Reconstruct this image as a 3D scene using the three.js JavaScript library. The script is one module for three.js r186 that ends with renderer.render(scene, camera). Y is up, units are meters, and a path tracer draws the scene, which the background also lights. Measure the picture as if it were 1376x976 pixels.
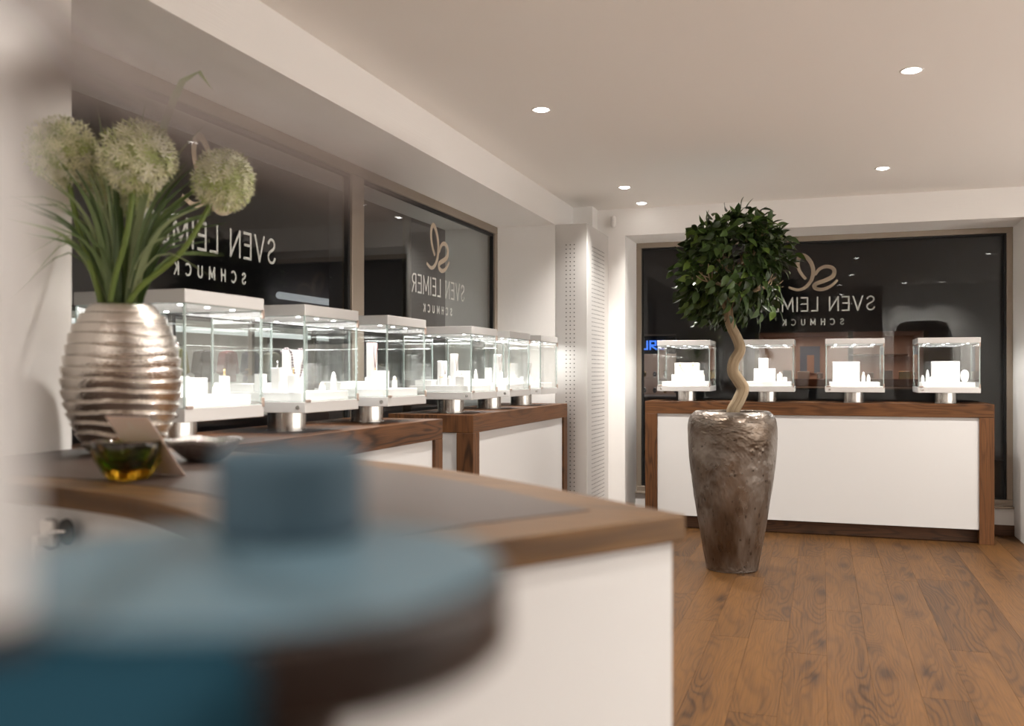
import * as THREE from 'three';
import { RoundedBoxGeometry } from 'three/addons/geometries/RoundedBoxGeometry.js';
import { mergeGeometries } from 'three/addons/utils/BufferGeometryUtils.js';
import { RectAreaLightUniformsLib } from 'three/addons/lights/RectAreaLightUniformsLib.js';
RectAreaLightUniformsLib.init();

// ------------------------------------------------------------------ camera, sky, exposure
const scene = new THREE.Scene();
const camera = new THREE.PerspectiveCamera(2 * Math.atan(488 / 1250) * 180 / Math.PI, 1376 / 976, 0.02, 80);
camera.position.set(0, 1.2, 0);
camera.rotation.set(0, 18.45 * Math.PI / 180, 0);
camera.setViewOffset(1376, 976, 0, -12, 1376, 976);
camera.focus = 6.0;
camera.userData.fStop = 3.0;
scene.background = new THREE.Color(0.0016, 0.0018, 0.0026);
const renderer = new THREE.WebGLRenderer({ antialias: true });
renderer.toneMapping = THREE.LinearToneMapping;
renderer.toneMappingExposure = 1.3;
renderer.shadowMap.enabled = true;
const SPOT_POWER = 12.5;            // candela of one ceiling downlight
const WARM = new THREE.Color(1.0, 0.95, 0.89);
const UNSEEN_PANEL_POWER = 2.3;          // unseen light panels along the side wall
const CASE_POWER = 7.5;           // LED panel under each case lid
const COOL = new THREE.Color(1.0, 0.97, 0.94);

// ------------------------------------------------------------------ helpers
let seedState = 7;
function rnd() { seedState = (seedState * 1664525 + 1013904223) >>> 0; return seedState / 4294967296; }
const rr = (a, b) => a + (b - a) * rnd();
const V = (x, y, z) => new THREE.Vector3(x, y, z);
const taken = new Map();
function numbered(name) {
  const n = taken.get(name) ?? 0; taken.set(name, n + 1);
  return n ? name + '_' + String(n).padStart(3, '0') : name;
}
function shade(o) { o.traverse((m) => { if (m.isMesh) { m.castShadow = true; m.receiveShadow = true; } }); return o; }
function tag(o, label, category, group, kind) {
  if (label) o.userData.label = label;
  if (category) o.userData.category = category;
  if (group) o.userData.group = group;
  if (kind) o.userData.kind = kind;
  return o;
}
function thing(name, label, category, pos = [0, 0, 0], turn = 0, group) {
  const o = new THREE.Group(); o.name = numbered(name); scene.add(o);
  o.position.set(...pos); o.rotation.y = turn;
  return tag(o, label, category, group);
}
function part(name, geo, mat, parent) { const m = new THREE.Mesh(geo, mat); m.name = name; m.castShadow = m.receiveShadow = true; parent.add(m); return m; }
function solo(name, geo, mat, label, category, group, pos = [0, 0, 0], turn = 0) {
  const m = new THREE.Mesh(geo, mat); m.name = numbered(name); m.castShadow = m.receiveShadow = true; scene.add(m);
  m.position.set(...pos); m.rotation.y = turn;
  return tag(m, label, category, group);
}
function struct(name, geo, mat, label) {
  const m = new THREE.Mesh(geo, mat); m.name = numbered(name); m.castShadow = m.receiveShadow = true; scene.add(m);
  return tag(m, label, 'room', undefined, 'structure');
}
// box between two corners
function box(x0, y0, z0, x1, y1, z1) {
  const g = new THREE.BoxGeometry(Math.abs(x1 - x0), Math.abs(y1 - y0), Math.abs(z1 - z0));
  return g.translate((x0 + x1) / 2, (y0 + y1) / 2, (z0 + z1) / 2);
}
function rbox(w, h, d, r = 0.003, seg = 2) { return new RoundedBoxGeometry(w, h, d, seg, r); }
function rboxAt(x0, y0, z0, x1, y1, z1, r = 0.003, seg = 2) {
  return rbox(Math.abs(x1 - x0), Math.abs(y1 - y0), Math.abs(z1 - z0), r, seg).translate((x0 + x1) / 2, (y0 + y1) / 2, (z0 + z1) / 2);
}
const clean = (g) => { const n = g.index ? g.toNonIndexed() : g; for (const k of Object.keys(n.attributes)) if (!['position', 'normal', 'uv'].includes(k)) n.deleteAttribute(k); return n; };
const merge = (list) => mergeGeometries(list.map(clean), false);
// uv in texture repeats: grain runs along the axis given ('x','y','z'); size = metres of one repeat along and across the grain
function grainUV(geo, axis, along = 2, across = 0.5, ou = 0, ov = 0) {
  const g = geo.index ? geo.toNonIndexed() : geo, p = g.attributes.position, n = g.attributes.normal, uv = new Float32Array(p.count * 2);
  const ax = { x: 0, y: 1, z: 2 }[axis];
  for (let i = 0; i < p.count; i += 3) {
    const nn = [0, 0, 0];
    for (let k = 0; k < 3; k++) { nn[0] += Math.abs(n.getX(i + k)); nn[1] += Math.abs(n.getY(i + k)); nn[2] += Math.abs(n.getZ(i + k)); }
    const dom = nn.indexOf(Math.max(...nn));
    let other = [0, 1, 2].find((a) => a !== ax && a !== dom);
    const a = dom === ax ? [0, 1, 2].find((b) => b !== ax) : ax;
    if (dom === ax) other = [0, 1, 2].find((b) => b !== ax && b !== a);
    for (let k = 0; k < 3; k++) {
      const q = [p.getX(i + k), p.getY(i + k), p.getZ(i + k)];
      uv[(i + k) * 2] = q[a] / along + ou; uv[(i + k) * 2 + 1] = q[other] / across + ov + dom * 0.37;
    }
  }
  g.setAttribute('uv', new THREE.BufferAttribute(uv, 2));
  return g;
}
function lathe(pts, seg = 48) { return new THREE.LatheGeometry(pts.map(([r, y]) => new THREE.Vector2(r, y)), seg); }
function tube(points, r, seg = 24, rad = 8, closed = false) { return new THREE.TubeGeometry(new THREE.CatmullRomCurve3(points, closed), seg, r, rad, closed); }
// tube with changing radius
function taperTube(points, r0, r1, seg = 24, rad = 8) {
  const g = tube(points, 1, seg, rad), c = new THREE.CatmullRomCurve3(points), p = g.attributes.position, q = V();
  for (let i = 0; i <= seg; i++) {
    c.getPointAt(i / seg, q); const r = typeof r0 === 'function' ? r0(i / seg) : r0 + (r1 - r0) * i / seg;
    for (let j = 0; j <= rad; j++) { const k = i * (rad + 1) + j; p.setXYZ(k, q.x + (p.getX(k) - q.x) * r, q.y + (p.getY(k) - q.y) * r, q.z + (p.getZ(k) - q.z) * r); }
  }
  return g;
}

// ------------------------------------------------------------------ noise and textures
const PERM = new Uint8Array(512); { const a = [...Array(256).keys()]; let s = 99; for (let i = 255; i > 0; i--) { s = (s * 1103515245 + 12345) & 0x7fffffff; const j = s % (i + 1); [a[i], a[j]] = [a[j], a[i]]; } for (let i = 0; i < 512; i++) PERM[i] = a[i & 255]; }
// periodic value noise
function vnoise(x, y, px, py, s = 0) {
  const xi = Math.floor(x), yi = Math.floor(y), fx = x - xi, fy = y - yi, u = fx * fx * (3 - 2 * fx), v = fy * fy * (3 - 2 * fy);
  const h = (i, j) => PERM[(PERM[(((i % px) + px) % px + s * 17) & 255] + ((j % py) + py) % py + s * 31) & 255] / 255;
  return (h(xi, yi) * (1 - u) + h(xi + 1, yi) * u) * (1 - v) + (h(xi, yi + 1) * (1 - u) + h(xi + 1, yi + 1) * u) * v;
}
function fbm(x, y, px, py, oct, s = 0) { let a = 0.5, t = 0, n = 0; for (let o = 0; o < oct; o++) { t += a * vnoise(x, y, px, py, s + o); n += a; x *= 2; y *= 2; px *= 2; py *= 2; a *= 0.5; } return t / n; }
function dataTex(w, h, f, srgb = true) {
  const d = new Uint8Array(w * h * 4);
  for (let y = 0; y < h; y++) for (let x = 0; x < w; x++) { const c = f(x / w, y / h), i = (y * w + x) * 4; d[i] = c[0]; d[i + 1] = c[1]; d[i + 2] = c[2]; d[i + 3] = 255; }
  const t = new THREE.DataTexture(d, w, h); t.wrapS = t.wrapT = THREE.RepeatWrapping; t.magFilter = THREE.LinearFilter; t.minFilter = THREE.LinearMipmapLinearFilter; t.generateMipmaps = true;
  if (srgb) t.colorSpace = THREE.SRGBColorSpace; t.needsUpdate = true; return t;
}
const mixc = (a, b, t) => [a[0] + (b[0] - a[0]) * t, a[1] + (b[1] - a[1]) * t, a[2] + (b[2] - a[2]) * t];
const cl = (t) => Math.min(1, Math.max(0, t));
// oak: contour-like figure drawn out along u, fine pores along u
function woodTex(light, dark, seed, lines = 9, figure = 0.55, w = 1024, h = 512) {
  return dataTex(w, h, (u, v) => {
    const wu = 0.05 * (fbm(u * 6, v * 8, 6, 8, 3, seed + 3) - 0.5), wv = 0.09 * (fbm(u * 5, v * 5, 5, 5, 3, seed + 4) - 0.5);
    const f = fbm((u + wu) * 3, (v + wv) * 6, 3, 6, 2, seed), warp = fbm(u * 9, v * 14, 9, 14, 3, seed + 5);
    const ring = 0.5 + 0.5 * Math.sin((f * lines + warp * 0.9 + v * 5) * Math.PI * 2);
    const pore = fbm(u * 14, v * 160, 14, 160, 2, seed + 9), tone = fbm(u * 2, v * 3, 2, 3, 3, seed + 13);
    const knot = Math.pow(cl((fbm(u * 7, v * 5, 7, 5, 2, seed + 21) - 0.68) * 5), 2);
    const t = cl(0.08 + figure * Math.pow(ring, 3) * (0.35 + 0.9 * cl((tone - 0.3) * 2)) + 0.45 * Math.pow(pore, 2.2) + 0.5 * (tone - 0.45) + 0.5 * knot);
    return mixc(light, dark, t);
  });
}
const floorTex = [woodTex([92, 62, 31], [40, 25, 13], 3, 13, 0.4), woodTex([86, 57, 29], [38, 24, 12], 41, 10, 0.44)];
const counterTex = woodTex([106, 69, 40], [44, 27, 15], 77, 7, 0.6);
const deskTex = woodTex([120, 87, 49], [62, 42, 23], 113, 6, 0.5);
const poreBump = dataTex(512, 512, (u, v) => { const n = 255 * fbm(u * 10, v * 140, 10, 140, 3, 5); return [n, n, n]; }, false);
const brushed = dataTex(256, 1024, (u, v) => { const n = 255 * (0.55 * vnoise(u * 200, v * 6, 200, 6, 3) + 0.45 * vnoise(u * 90, v * 3, 90, 3, 8)); return [n, n, n]; }, false);
const plaster = dataTex(512, 512, (u, v) => { const n = 255 * fbm(u * 40, v * 40, 40, 40, 4, 2); return [n, n, n]; }, false);
const tex = (t, rx, ry) => { const c = t.clone(); c.repeat.set(rx, ry); c.needsUpdate = true; return c; };

const C = (r, g, b) => new THREE.Color().setRGB(r, g, b);
const M = {
  wall: new THREE.MeshStandardMaterial({ color: C(0.88, 0.86, 0.835), roughness: 0.9, bumpMap: plaster, bumpScale: 0.0006 }),
  ceiling: new THREE.MeshStandardMaterial({ color: C(0.91, 0.88, 0.84), roughness: 0.95 }),
  panel: new THREE.MeshPhysicalMaterial({ color: C(0.62, 0.61, 0.6), roughness: 0.42, clearcoat: 0.1, clearcoatRoughness: 0.35 }),
  floor: [[0, 1, 1, 1], [1, 0.8, 0.78, 0.76], [0, 1.12, 1.1, 1.06], [1, 0.98, 0.98, 0.98], [0, 0.88, 0.87, 0.85]].map(([k, r, g, b]) => [floorTex[k], C(r, g, b)]).map(([t, tone]) => new THREE.MeshPhysicalMaterial({ map: t, color: tone, roughness: 0.52, bumpMap: poreBump, bumpScale: 0.0004, specularIntensity: 0.35 })),
  subfloor: new THREE.MeshStandardMaterial({ color: C(0.03, 0.02, 0.015), roughness: 0.9 }),
  counter: new THREE.MeshPhysicalMaterial({ map: counterTex, roughness: 0.5, bumpMap: poreBump, bumpScale: 0.0006, specularIntensity: 0.5 }),
  desk: new THREE.MeshPhysicalMaterial({ map: deskTex, roughness: 0.45, bumpMap: poreBump, bumpScale: 0.0003, specularIntensity: 0.6 }),
  leather: new THREE.MeshPhysicalMaterial({ color: C(0.07, 0.046, 0.036), roughness: 0.45, specularIntensity: 0.7, bumpMap: tex(plaster, 4, 4), bumpScale: 0.0004 }),
  darkwood: new THREE.MeshStandardMaterial({ map: counterTex, roughness: 0.55 }),
  bronze: new THREE.MeshPhysicalMaterial({ color: C(0.33, 0.275, 0.22), roughness: 0.4, metalness: 0.45 }),
  gasket: new THREE.MeshStandardMaterial({ color: C(0.006, 0.006, 0.006), roughness: 0.6 }),
  glass: new THREE.MeshPhysicalMaterial({ color: C(0.93, 0.95, 0.95), roughness: 0, transmission: 1, thickness: 0, ior: 1.3 }),
  casePane: new THREE.MeshPhysicalMaterial({ color: C(0.985, 0.991, 0.988), roughness: 0, transmission: 1, thickness: 0, ior: 1.5 }),
  glassEdge: new THREE.MeshPhysicalMaterial({ color: C(0.62, 0.7, 0.675), roughness: 0.15, clearcoat: 1, transmission: 0.5, thickness: 0 }),
  steel: new THREE.MeshPhysicalMaterial({ color: C(0.68, 0.66, 0.64), roughness: 0.38, metalness: 0.6, bumpMap: tex(brushed, 4, 1), bumpScale: 0.0002, roughnessMap: null }),
  alu: new THREE.MeshPhysicalMaterial({ color: C(0.66, 0.645, 0.63), roughness: 0.45, metalness: 0.55, bumpMap: tex(brushed, 1, 3), bumpScale: 0.0001 }),
  pedestal: new THREE.MeshPhysicalMaterial({ color: C(0.55, 0.53, 0.5), roughness: 0.22, metalness: 1, bumpMap: tex(brushed, 1, 1), bumpScale: 0.0002 }),
  hole: new THREE.MeshStandardMaterial({ color: C(0.02, 0.018, 0.016), roughness: 0.9 }),
  acrylic: new THREE.MeshPhysicalMaterial({ color: C(0.86, 0.86, 0.85), roughness: 0.35 }),
  gold: new THREE.MeshStandardMaterial({ color: C(0.85, 0.6, 0.28), roughness: 0.2, metalness: 1 }),
  silver: new THREE.MeshStandardMaterial({ color: C(0.75, 0.74, 0.74), roughness: 0.18, metalness: 1 }),
  bead: new THREE.MeshPhysicalMaterial({ color: C(0.16, 0.12, 0.13), roughness: 0.18, clearcoat: 1 }),
  cord: new THREE.MeshStandardMaterial({ color: C(0.3, 0.1, 0.1), roughness: 0.6 }),
  chain: new THREE.MeshStandardMaterial({ color: C(0.45, 0.35, 0.3), roughness: 0.35, metalness: 0.8 }),
  lensLight: new THREE.MeshStandardMaterial({ color: C(1, 1, 1), emissive: C(1, 0.95, 0.9), emissiveIntensity: 14 }),
  ledDot: new THREE.MeshStandardMaterial({ color: C(1, 1, 1), emissive: C(1, 1, 1), emissiveIntensity: 12 }),
  whitePlastic: new THREE.MeshStandardMaterial({ color: C(0.78, 0.76, 0.73), roughness: 0.5 }),
  blackPlastic: new THREE.MeshStandardMaterial({ color: C(0.02, 0.02, 0.02), roughness: 0.45 }),
  lettering: new THREE.MeshStandardMaterial({ color: C(0.8, 0.76, 0.72), roughness: 0.7 }),
  logo: new THREE.MeshStandardMaterial({ color: C(0.7, 0.52, 0.38), roughness: 0.7 }),
};

// ------------------------------------------------------------------ the room shell
const H = 2.48, SOF = 2.27;              // ceiling, underside of beams
const XL = -1.84, XW = -2.28;            // beam face / inner plane of the shop window on the long side
const ZB = -7.2, ZN = -7.63;             // end wall, recessed plane under its window
const NX0 = -1.468, NX1 = 1.333;         // recess of the end window
const XR = 3.3, ZF = 3.6;

// floor planks, running along z
const floor = tag((() => { const g = new THREE.Group(); g.name = 'floor'; scene.add(g); return g; })(), 'brown oiled oak plank floor with lively dark figure', 'room', undefined, 'structure');
{
  part('slab', box(-2.7, -0.12, -7.95, XR, -0.016, ZF), M.subfloor, floor);
  const pw = 0.166, geos = [];
  for (let k = 0; k < 16; k++) geos.push({ l: 1.3 + (k % 8) * 0.15, g: null, m: M.floor[(k * 5) % M.floor.length], k });
  for (const q of geos) {
    const g = rbox(pw - 0.0005, 0.016, q.l - 0.0005, 0.0007, 1).translate(0, -0.008, 0);
    q.g = grainUV(g, 'z', 2.3, 0.72, q.k * 0.387, q.k * 0.291);
  }
  let col = 0;
  for (let x = -2.42 - 0.053; x < XR; x += pw, col++) {
    let z = -7.64 - rr(0, 0.9);
    while (z < ZF) {
      const q = geos[Math.floor(rnd() * geos.length)];
      if (z + q.l > -7.95 && z + q.l / 2 > -7.9) { const m = part('plank', q.g, q.m, floor); m.position.set(x + pw / 2, 0, z + q.l / 2); if (rnd() < 0.5) m.rotation.y = Math.PI; }
      z += q.l;
    }
  }
}
struct('ceiling', box(-2.7, H, -7.95, XR, H + 0.12, ZF), M.ceiling, 'plain pale plaster ceiling with recessed downlights');
struct('wall_left', merge([
  box(-2.7, 0, -1.92, XL, SOF, ZF), box(-2.7, 0, -7.95, XL, SOF, -6.5), box(-2.7, -0.02, -6.5, XW + 0.02, 0.2, -1.92),
]), M.wall, 'off-white plaster wall piers either side of the long shop window');
struct('trim_1', box(-2.7, SOF, -7.015, XL, H, ZF), M.wall, 'boxed plaster beam running above the long shop window');
struct('trim_2', box(-2.7, SOF, ZB, -1.686, H, -7.015), M.wall, 'short plaster pier block above the steel column');
struct('wall_back', merge([
  box(-2.7, 0, -7.95, NX0, H, ZB), box(NX1, 0, -7.95, XR, H, ZB), box(NX0, SOF, -7.95, NX1, H, ZB), box(NX0, 0, -7.95, NX1, 0.2, ZN),
]), M.wall, 'off-white plaster end wall with deep window recess');
struct('wall_right', box(XR, 0, -7.95, XR + 0.15, H, ZF), M.wall, 'plain side wall of the shop');
struct('wall_front', box(-2.7, 0, ZF, XR, H, ZF + 0.15), M.wall, 'plain rear wall of the shop');
// partition whose lit face shows in the end window's reflection: arched opening with a dark room behind
{
  const s = new THREE.Shape(); s.moveTo(0.85, 0); s.lineTo(XR, 0); s.lineTo(XR, H); s.lineTo(0.85, H); s.lineTo(0.85, 0);
  const hole = new THREE.Path(); hole.moveTo(1.0, 0.02); hole.lineTo(1.78, 0.02); hole.lineTo(1.78, 1.72); hole.quadraticCurveTo(1.76, 1.93, 1.6, 1.95); hole.lineTo(1.18, 1.95); hole.quadraticCurveTo(1.02, 1.93, 1.0, 1.72); hole.lineTo(1.0, 0.02);
  s.holes.push(hole);
  struct('wall_partition', new THREE.ExtrudeGeometry(s, { depth: 0.14, bevelEnabled: false }).translate(0, 0, -0.6), M.wall, 'plaster partition with a rounded opening');
}
struct('baseboard_back', grainUV(rboxAt(NX0, 0, ZN, NX1, 0.075, ZN + 0.016, 0.003), 'x', 2, 0.5), M.darkwood, 'low dark wooden skirting under the end window');
struct('baseboard_right', grainUV(rboxAt(XR - 0.016, 0, ZB, XR, 0.075, -0.6, 0.003), 'z', 2, 0.5), M.darkwood, 'low dark wooden skirting along the side wall');

// ------------------------------------------------------------------ stroke lettering for the window film
const arc = (cx, cy, rx, ry, a0, a1, n = 14) => [...Array(n + 1)].map((_, i) => { const a = (a0 + (a1 - a0) * i / n) * Math.PI / 180; return [cx + rx * Math.cos(a), cy + ry * Math.sin(a)]; });
const spline = (pts, n = 40) => new THREE.SplineCurve(pts.map((p) => new THREE.Vector2(...p))).getPoints(n).map((p) => [p.x, p.y]);
const GLYPH = {
  S: [0.52, [spline([[0.5, 0.8], [0.42, 0.93], [0.27, 0.99], [0.1, 0.92], [0.05, 0.76], [0.13, 0.61], [0.28, 0.52], [0.44, 0.41], [0.51, 0.25], [0.43, 0.07], [0.26, 0.01], [0.09, 0.08], [0.01, 0.22]])]],
  V: [0.64, [[[0, 1], [0.32, 0], [0.64, 1]]]], E: [0.44, [[[0.44, 1], [0, 1], [0, 0], [0.44, 0]], [[0, 0.53], [0.4, 0.53]]]],
  N: [0.6, [[[0, 0], [0, 1], [0.6, 0], [0.6, 1]]]], L: [0.4, [[[0, 1], [0, 0], [0.4, 0]]]], I: [0.0, [[[0, 0], [0, 1]]]],
  M: [0.76, [[[0, 0], [0.03, 1], [0.38, 0.2], [0.73, 1], [0.76, 0]]]],
  R: [0.5, [[[0, 0], [0, 1], [0.24, 1], ...arc(0.24, 0.75, 0.24, 0.25, 90, -90, 10), [0, 0.5]], [[0.22, 0.5], [0.5, 0]]]],
  C: [0.62, [arc(0.4, 0.5, 0.4, 0.5, 48, 312, 22)]], H: [0.55, [[[0, 0], [0, 1]], [[0.55, 0], [0.55, 1]], [[0, 0.53], [0.55, 0.53]]]],
  U: [0.54, [[[0, 1], [0, 0.27], ...arc(0.27, 0.27, 0.27, 0.27, 180, 360, 12), [0.54, 1]]]], K: [0.5, [[[0, 0], [0, 1]], [[0.48, 1], [0, 0.45]], [[0.16, 0.6], [0.52, 0]]]],
};
function strokeGeo(lines, width, thick = 0.0012) {
  const out = [];
  for (const l of lines) for (let i = 0; i + 1 < l.length; i++) {
    const w = typeof width === 'function' ? width(i / (l.length - 1)) : width, dx = l[i + 1][0] - l[i][0], dy = l[i + 1][1] - l[i][1], len = Math.hypot(dx, dy);
    if (len < 1e-6) continue;
    out.push(new THREE.BoxGeometry(len + w * (l.length > 8 ? 0.35 : 0.95), w, thick).rotateZ(Math.atan2(dy, dx)).translate((l[i][0] + l[i + 1][0]) / 2, (l[i][1] + l[i + 1][1]) / 2, 0));
  }
  return merge(out);
}
function wordGeo(word, cap, total, width, space = 0.55) {
  const adv = [...word].reduce((a, c) => a + (c === ' ' ? space : GLYPH[c][0]), 0), gap = (total / cap - adv) / (word.replace(' ', '').length - 1);
  const lines = []; let x = 0;
  for (const c of word) { if (c === ' ') { x += space - gap * 0; continue; } for (const l of GLYPH[c][1]) lines.push(l.map(([a, b]) => [(x + a) * cap, b * cap])); x += GLYPH[c][0] + gap; }
  return strokeGeo(lines, width);
}
const nameGeo = wordGeo('SVEN LEIMER', 0.105, 0.905 - 0.058, 0.0115).translate(-0.452, 1.682, 0);
const subGeo = wordGeo('SCHMUCK', 0.044, 0.455, 0.0085).translate(-0.228, 1.572, 0);
const LS = (pts) => spline(pts.map(([x, y]) => [(420 - x) * 0.00086, (530 - y) * 0.00093 + 1.848]), 48);
const logoL = LS([[355, 435], [310, 380], [287, 310], [300, 255], [335, 236], [375, 262], [410, 315], [422, 385], [402, 455], [352, 508], [285, 528], [210, 505]]);
const logoS = LS([[440, 402], [472, 360], [525, 337], [580, 345], [606, 378], [590, 422], [530, 452], [460, 475], [432, 495], [445, 520], [495, 529], [550, 515], [595, 488], [630, 455]]);
const taperW = (t) => 0.016 + 0.016 * Math.sin(Math.PI * Math.min(1, 0.12 + t * 0.85));
const logoGeo = merge([strokeGeo([logoL], taperW), strokeGeo([logoS], taperW)]);
function writing(win, place) {
  for (const [n, g, m] of [['lettering', nameGeo, M.lettering], ['lettering', subGeo, M.lettering], ['logo', logoGeo, M.logo]]) {
    const o = part(n, g, m, win); o.position.set(place[0], 0, place[1]); o.rotation.y = place[2];
  }
}

// ------------------------------------------------------------------ windows
function frameBars(win, bars) { for (const [n, ...c] of bars) part(n, rboxAt(...c, 0.004), M.bronze, win); }
{
  const w = tag(new THREE.Group(), 'long bronze-framed shop window in two panes with mirrored white lettering', 'window', undefined, 'structure'); w.name = 'window_1'; scene.add(w);
  const f = 0.055, x0 = XW - 0.06, x1 = XW, za = -1.92, zb = -6.5, y0 = 0.2, y1 = SOF;
  frameBars(w, [['frame_head', x0, y1 - f, zb, x1, y1, za], ['frame_sill', x0, y0, zb, x1, y0 + f, za], ['frame_jamb', x0, y0 + f, zb, x1, y1 - f, zb + f], ['frame_jamb', x0, y0 + f, za - f, x1, y1 - f, za], ['mullion', x0, y0 + f, -4.385, x1, y1 - f, -4.255]]);
  for (const [a, b] of [[zb + f, -4.385], [-4.255, za - f]]) {
    const g = 0.018, gx = XW - 0.028;
    part('gasket', merge([box(gx - 0.012, y1 - f - g, a, gx + 0.014, y1 - f, b), box(gx - 0.012, y0 + f, a, gx + 0.014, y0 + f + g, b), box(gx - 0.012, y0 + f + g, a, gx + 0.014, y1 - f - g, a + g), box(gx - 0.012, y0 + f + g, b - g, gx + 0.014, y1 - f - g, b)]), M.gasket, w);
    part('pane', box(gx - 0.004, y0 + f + g, a + g, gx + 0.004, y1 - f - g, b - g), M.glass, w);
  }
  for (const zc of [-3.15, -5.46]) writing(w, [XW - 0.036, zc, -Math.PI / 2]);
}
{
  const w = tag(new THREE.Group(), 'bronze-framed shop window in the end wall with mirrored lettering', 'window', undefined, 'structure'); w.name = 'window_2'; scene.add(w);
  const f = 0.042, zc = -7.70, x0 = NX0, x1 = NX1, y0 = 0.2, y1 = SOF;
  frameBars(w, [['frame_head', x0, y1 - f, zc - 0.03, x1, y1, zc + 0.03], ['frame_sill', x0, y0, zc - 0.03, x1, y0 + f + 0.012, zc + 0.03], ['frame_jamb', x0, y0 + f + 0.012, zc - 0.03, x0 + f, y1 - f, zc + 0.03], ['frame_jamb', x1 - f, y0 + f + 0.012, zc - 0.03, x1, y1 - f, zc + 0.03]]);
  part('sill_board', rboxAt(x0 + 0.002, y0 - 0.004, ZN - 0.04, x1 - 0.002, y0 + 0.012, ZN + 0.025, 0.003), M.bronze, w);
  const g = 0.014, ya = y0 + f + 0.012, yb = y1 - f, xa = x0 + f, xb = x1 - f;
  part('gasket', merge([box(xa, yb - g, zc - 0.012, xb, yb, zc + 0.012), box(xa, ya, zc - 0.012, xb, ya + g, zc + 0.012), box(xa, ya + g, zc - 0.012, xa + g, yb - g, zc + 0.012), box(xb - g, ya + g, zc - 0.012, xb, yb - g, zc + 0.012)]), M.gasket, w);
  part('pane', box(xa + g, ya + g, zc - 0.004, xb - g, yb - g, zc + 0.004), M.glass, w);
  writing(w, [-0.07, zc - 0.008, Math.PI]);
}

// ------------------------------------------------------------------ ceiling downlights
const ringGeo = lathe([[0.036, 0.004], [0.036, -0.001], [0.045, -0.003], [0.049, -0.001], [0.05, 0.004]], 32), lensGeo = lathe([[0.0001, -0.01], [0.018, -0.0085], [0.03, -0.005], [0.036, 0.002]], 32);
function downlight(x, z, label, dim = 1, cone = 1.0) {
  const t = thing('ceiling_downlight', label, 'downlight', [x, H, z], 0, 'recessed ceiling downlights');
  part('trim_ring', ringGeo, M.whitePlastic, t); part('lens', lensGeo, M.lensLight, t);
  const s = new THREE.SpotLight(WARM, SPOT_POWER * dim, 0, cone, 1.0, 2); s.position.set(0, -0.03, 0); s.castShadow = true; s.shadow.radius = 2.5; s.name = 'downlight_lamp';
  s.target.position.set(0, -2, 0); t.add(s); t.add(s.target);
}
downlight(-1.3, -4.35, 'round recessed downlight over the gap between the two long-side counters');
downlight(-1.3, -6.36, 'round recessed downlight in front of the steel column');
downlight(-1.3, -7.0, 'round recessed downlight close to the end wall beside the motion sensor', 0.26, 0.7);
downlight(0.36, -4.28, 'round recessed downlight over the open oak floor before the tree');
downlight(0.36, -6.28, 'round recessed downlight over the floor in front of the end counter', 0.8);
const unseen = 'round recessed downlight beyond the view, placed to light the room';
for (const [x, z, dim] of [[1.7, -4.25], [1.7, -6.28], [-0.9, -2.6, 1.1], [0.36, -2.4, 0.8], [1.12, -0.95], [1.62, -0.95], [2.4, -2.4], [0.24, -0.9, 0.25], [-0.9, 0.3, 0.35], [0.3, 0.9], [-0.9, 1.8], [-1.3, 3.0], [-0.4, 3.0], [0.5, 3.0]]) downlight(x, z, unseen, dim);  // out of view: some follow reflections, others placed to light flowers, desk and rear

// ------------------------------------------------------------------ unseen side-wall light panels outside the frame, placed to light the room
for (const [z, q] of [[-1.9, 'nearest the partition'], [-3.7, 'in the middle of the row'], [-5.5, 'nearest the end wall']]) {
  const t = thing('unseen_wall_light_panel', `unseen white vitrine on the side wall, ${q}`, 'light_panel', [XR, 0.45, z], -Math.PI / 2, 'unseen light panels on the side wall');
  part('frame', merge([box(-0.8, 0, 0, 0.8, 0.05, 0.12), box(-0.8, 1.75, 0, 0.8, 1.8, 0.12), box(-0.8, 0.05, 0, -0.75, 1.75, 0.12), box(0.75, 0.05, 0, 0.8, 1.75, 0.12)]), M.alu, t);
  part('lamp_panel', box(-0.75, 0.05, 0, 0.75, 1.75, 0.03), new THREE.MeshStandardMaterial({ color: C(0.85, 0.85, 0.85), emissive: C(1, 0.97, 0.93), emissiveIntensity: 0.6, roughness: 0.6 }), t);
  for (const y of [0.6, 1.15]) part('shelf', box(-0.75, y, 0.03, 0.75, y + 0.012, 0.12), M.casePane, t);
  const l = new THREE.RectAreaLight(C(1, 0.95, 0.89), UNSEEN_PANEL_POWER, 1.5, 1.7); l.position.set(0, 0.9, 0.125); l.rotation.y = Math.PI; l.name = 'unseen_panel_lamp'; t.add(l);
}

// ------------------------------------------------------------------ perforated steel column
{
  const t = thing('perforated_steel_column', 'tall brushed steel cladding column with rows of small perforations', 'column', [-1.72, 0, -6.85]);
  part('cladding', grainUV(rboxAt(-0.119, 0.0, -0.349, 0.12, SOF - 0.002, 0.349, 0.004), 'y', 1, 0.4), M.steel, t);
  const dot = new THREE.CylinderGeometry(0.0042, 0.0042, 0.0014, 10), dots = [];
  for (let i = 0; i < 68; i++) for (let j = -1; j < 2; j++) dots.push(dot.clone().rotateX(Math.PI / 2).translate(-0.006 + j * 0.03, 2.118 - i * 0.0306, 0.349));
  tag(part('perforations', merge(dots), M.hole, t), 'small round dark holes in three columns', undefined, undefined, 'stuff');
  const slots = []; for (let i = 0; i < 68; i++) for (let j = 0; j < 14; j++) slots.push(dot.clone().rotateZ(Math.PI / 2).translate(0.12, 2.118 - i * 0.0306, 0.2 - j * 0.03));
  tag(part('side_perforations', merge(slots), M.hole, t), 'wide field of small dark holes on the side', undefined, undefined, 'stuff');
}
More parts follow.
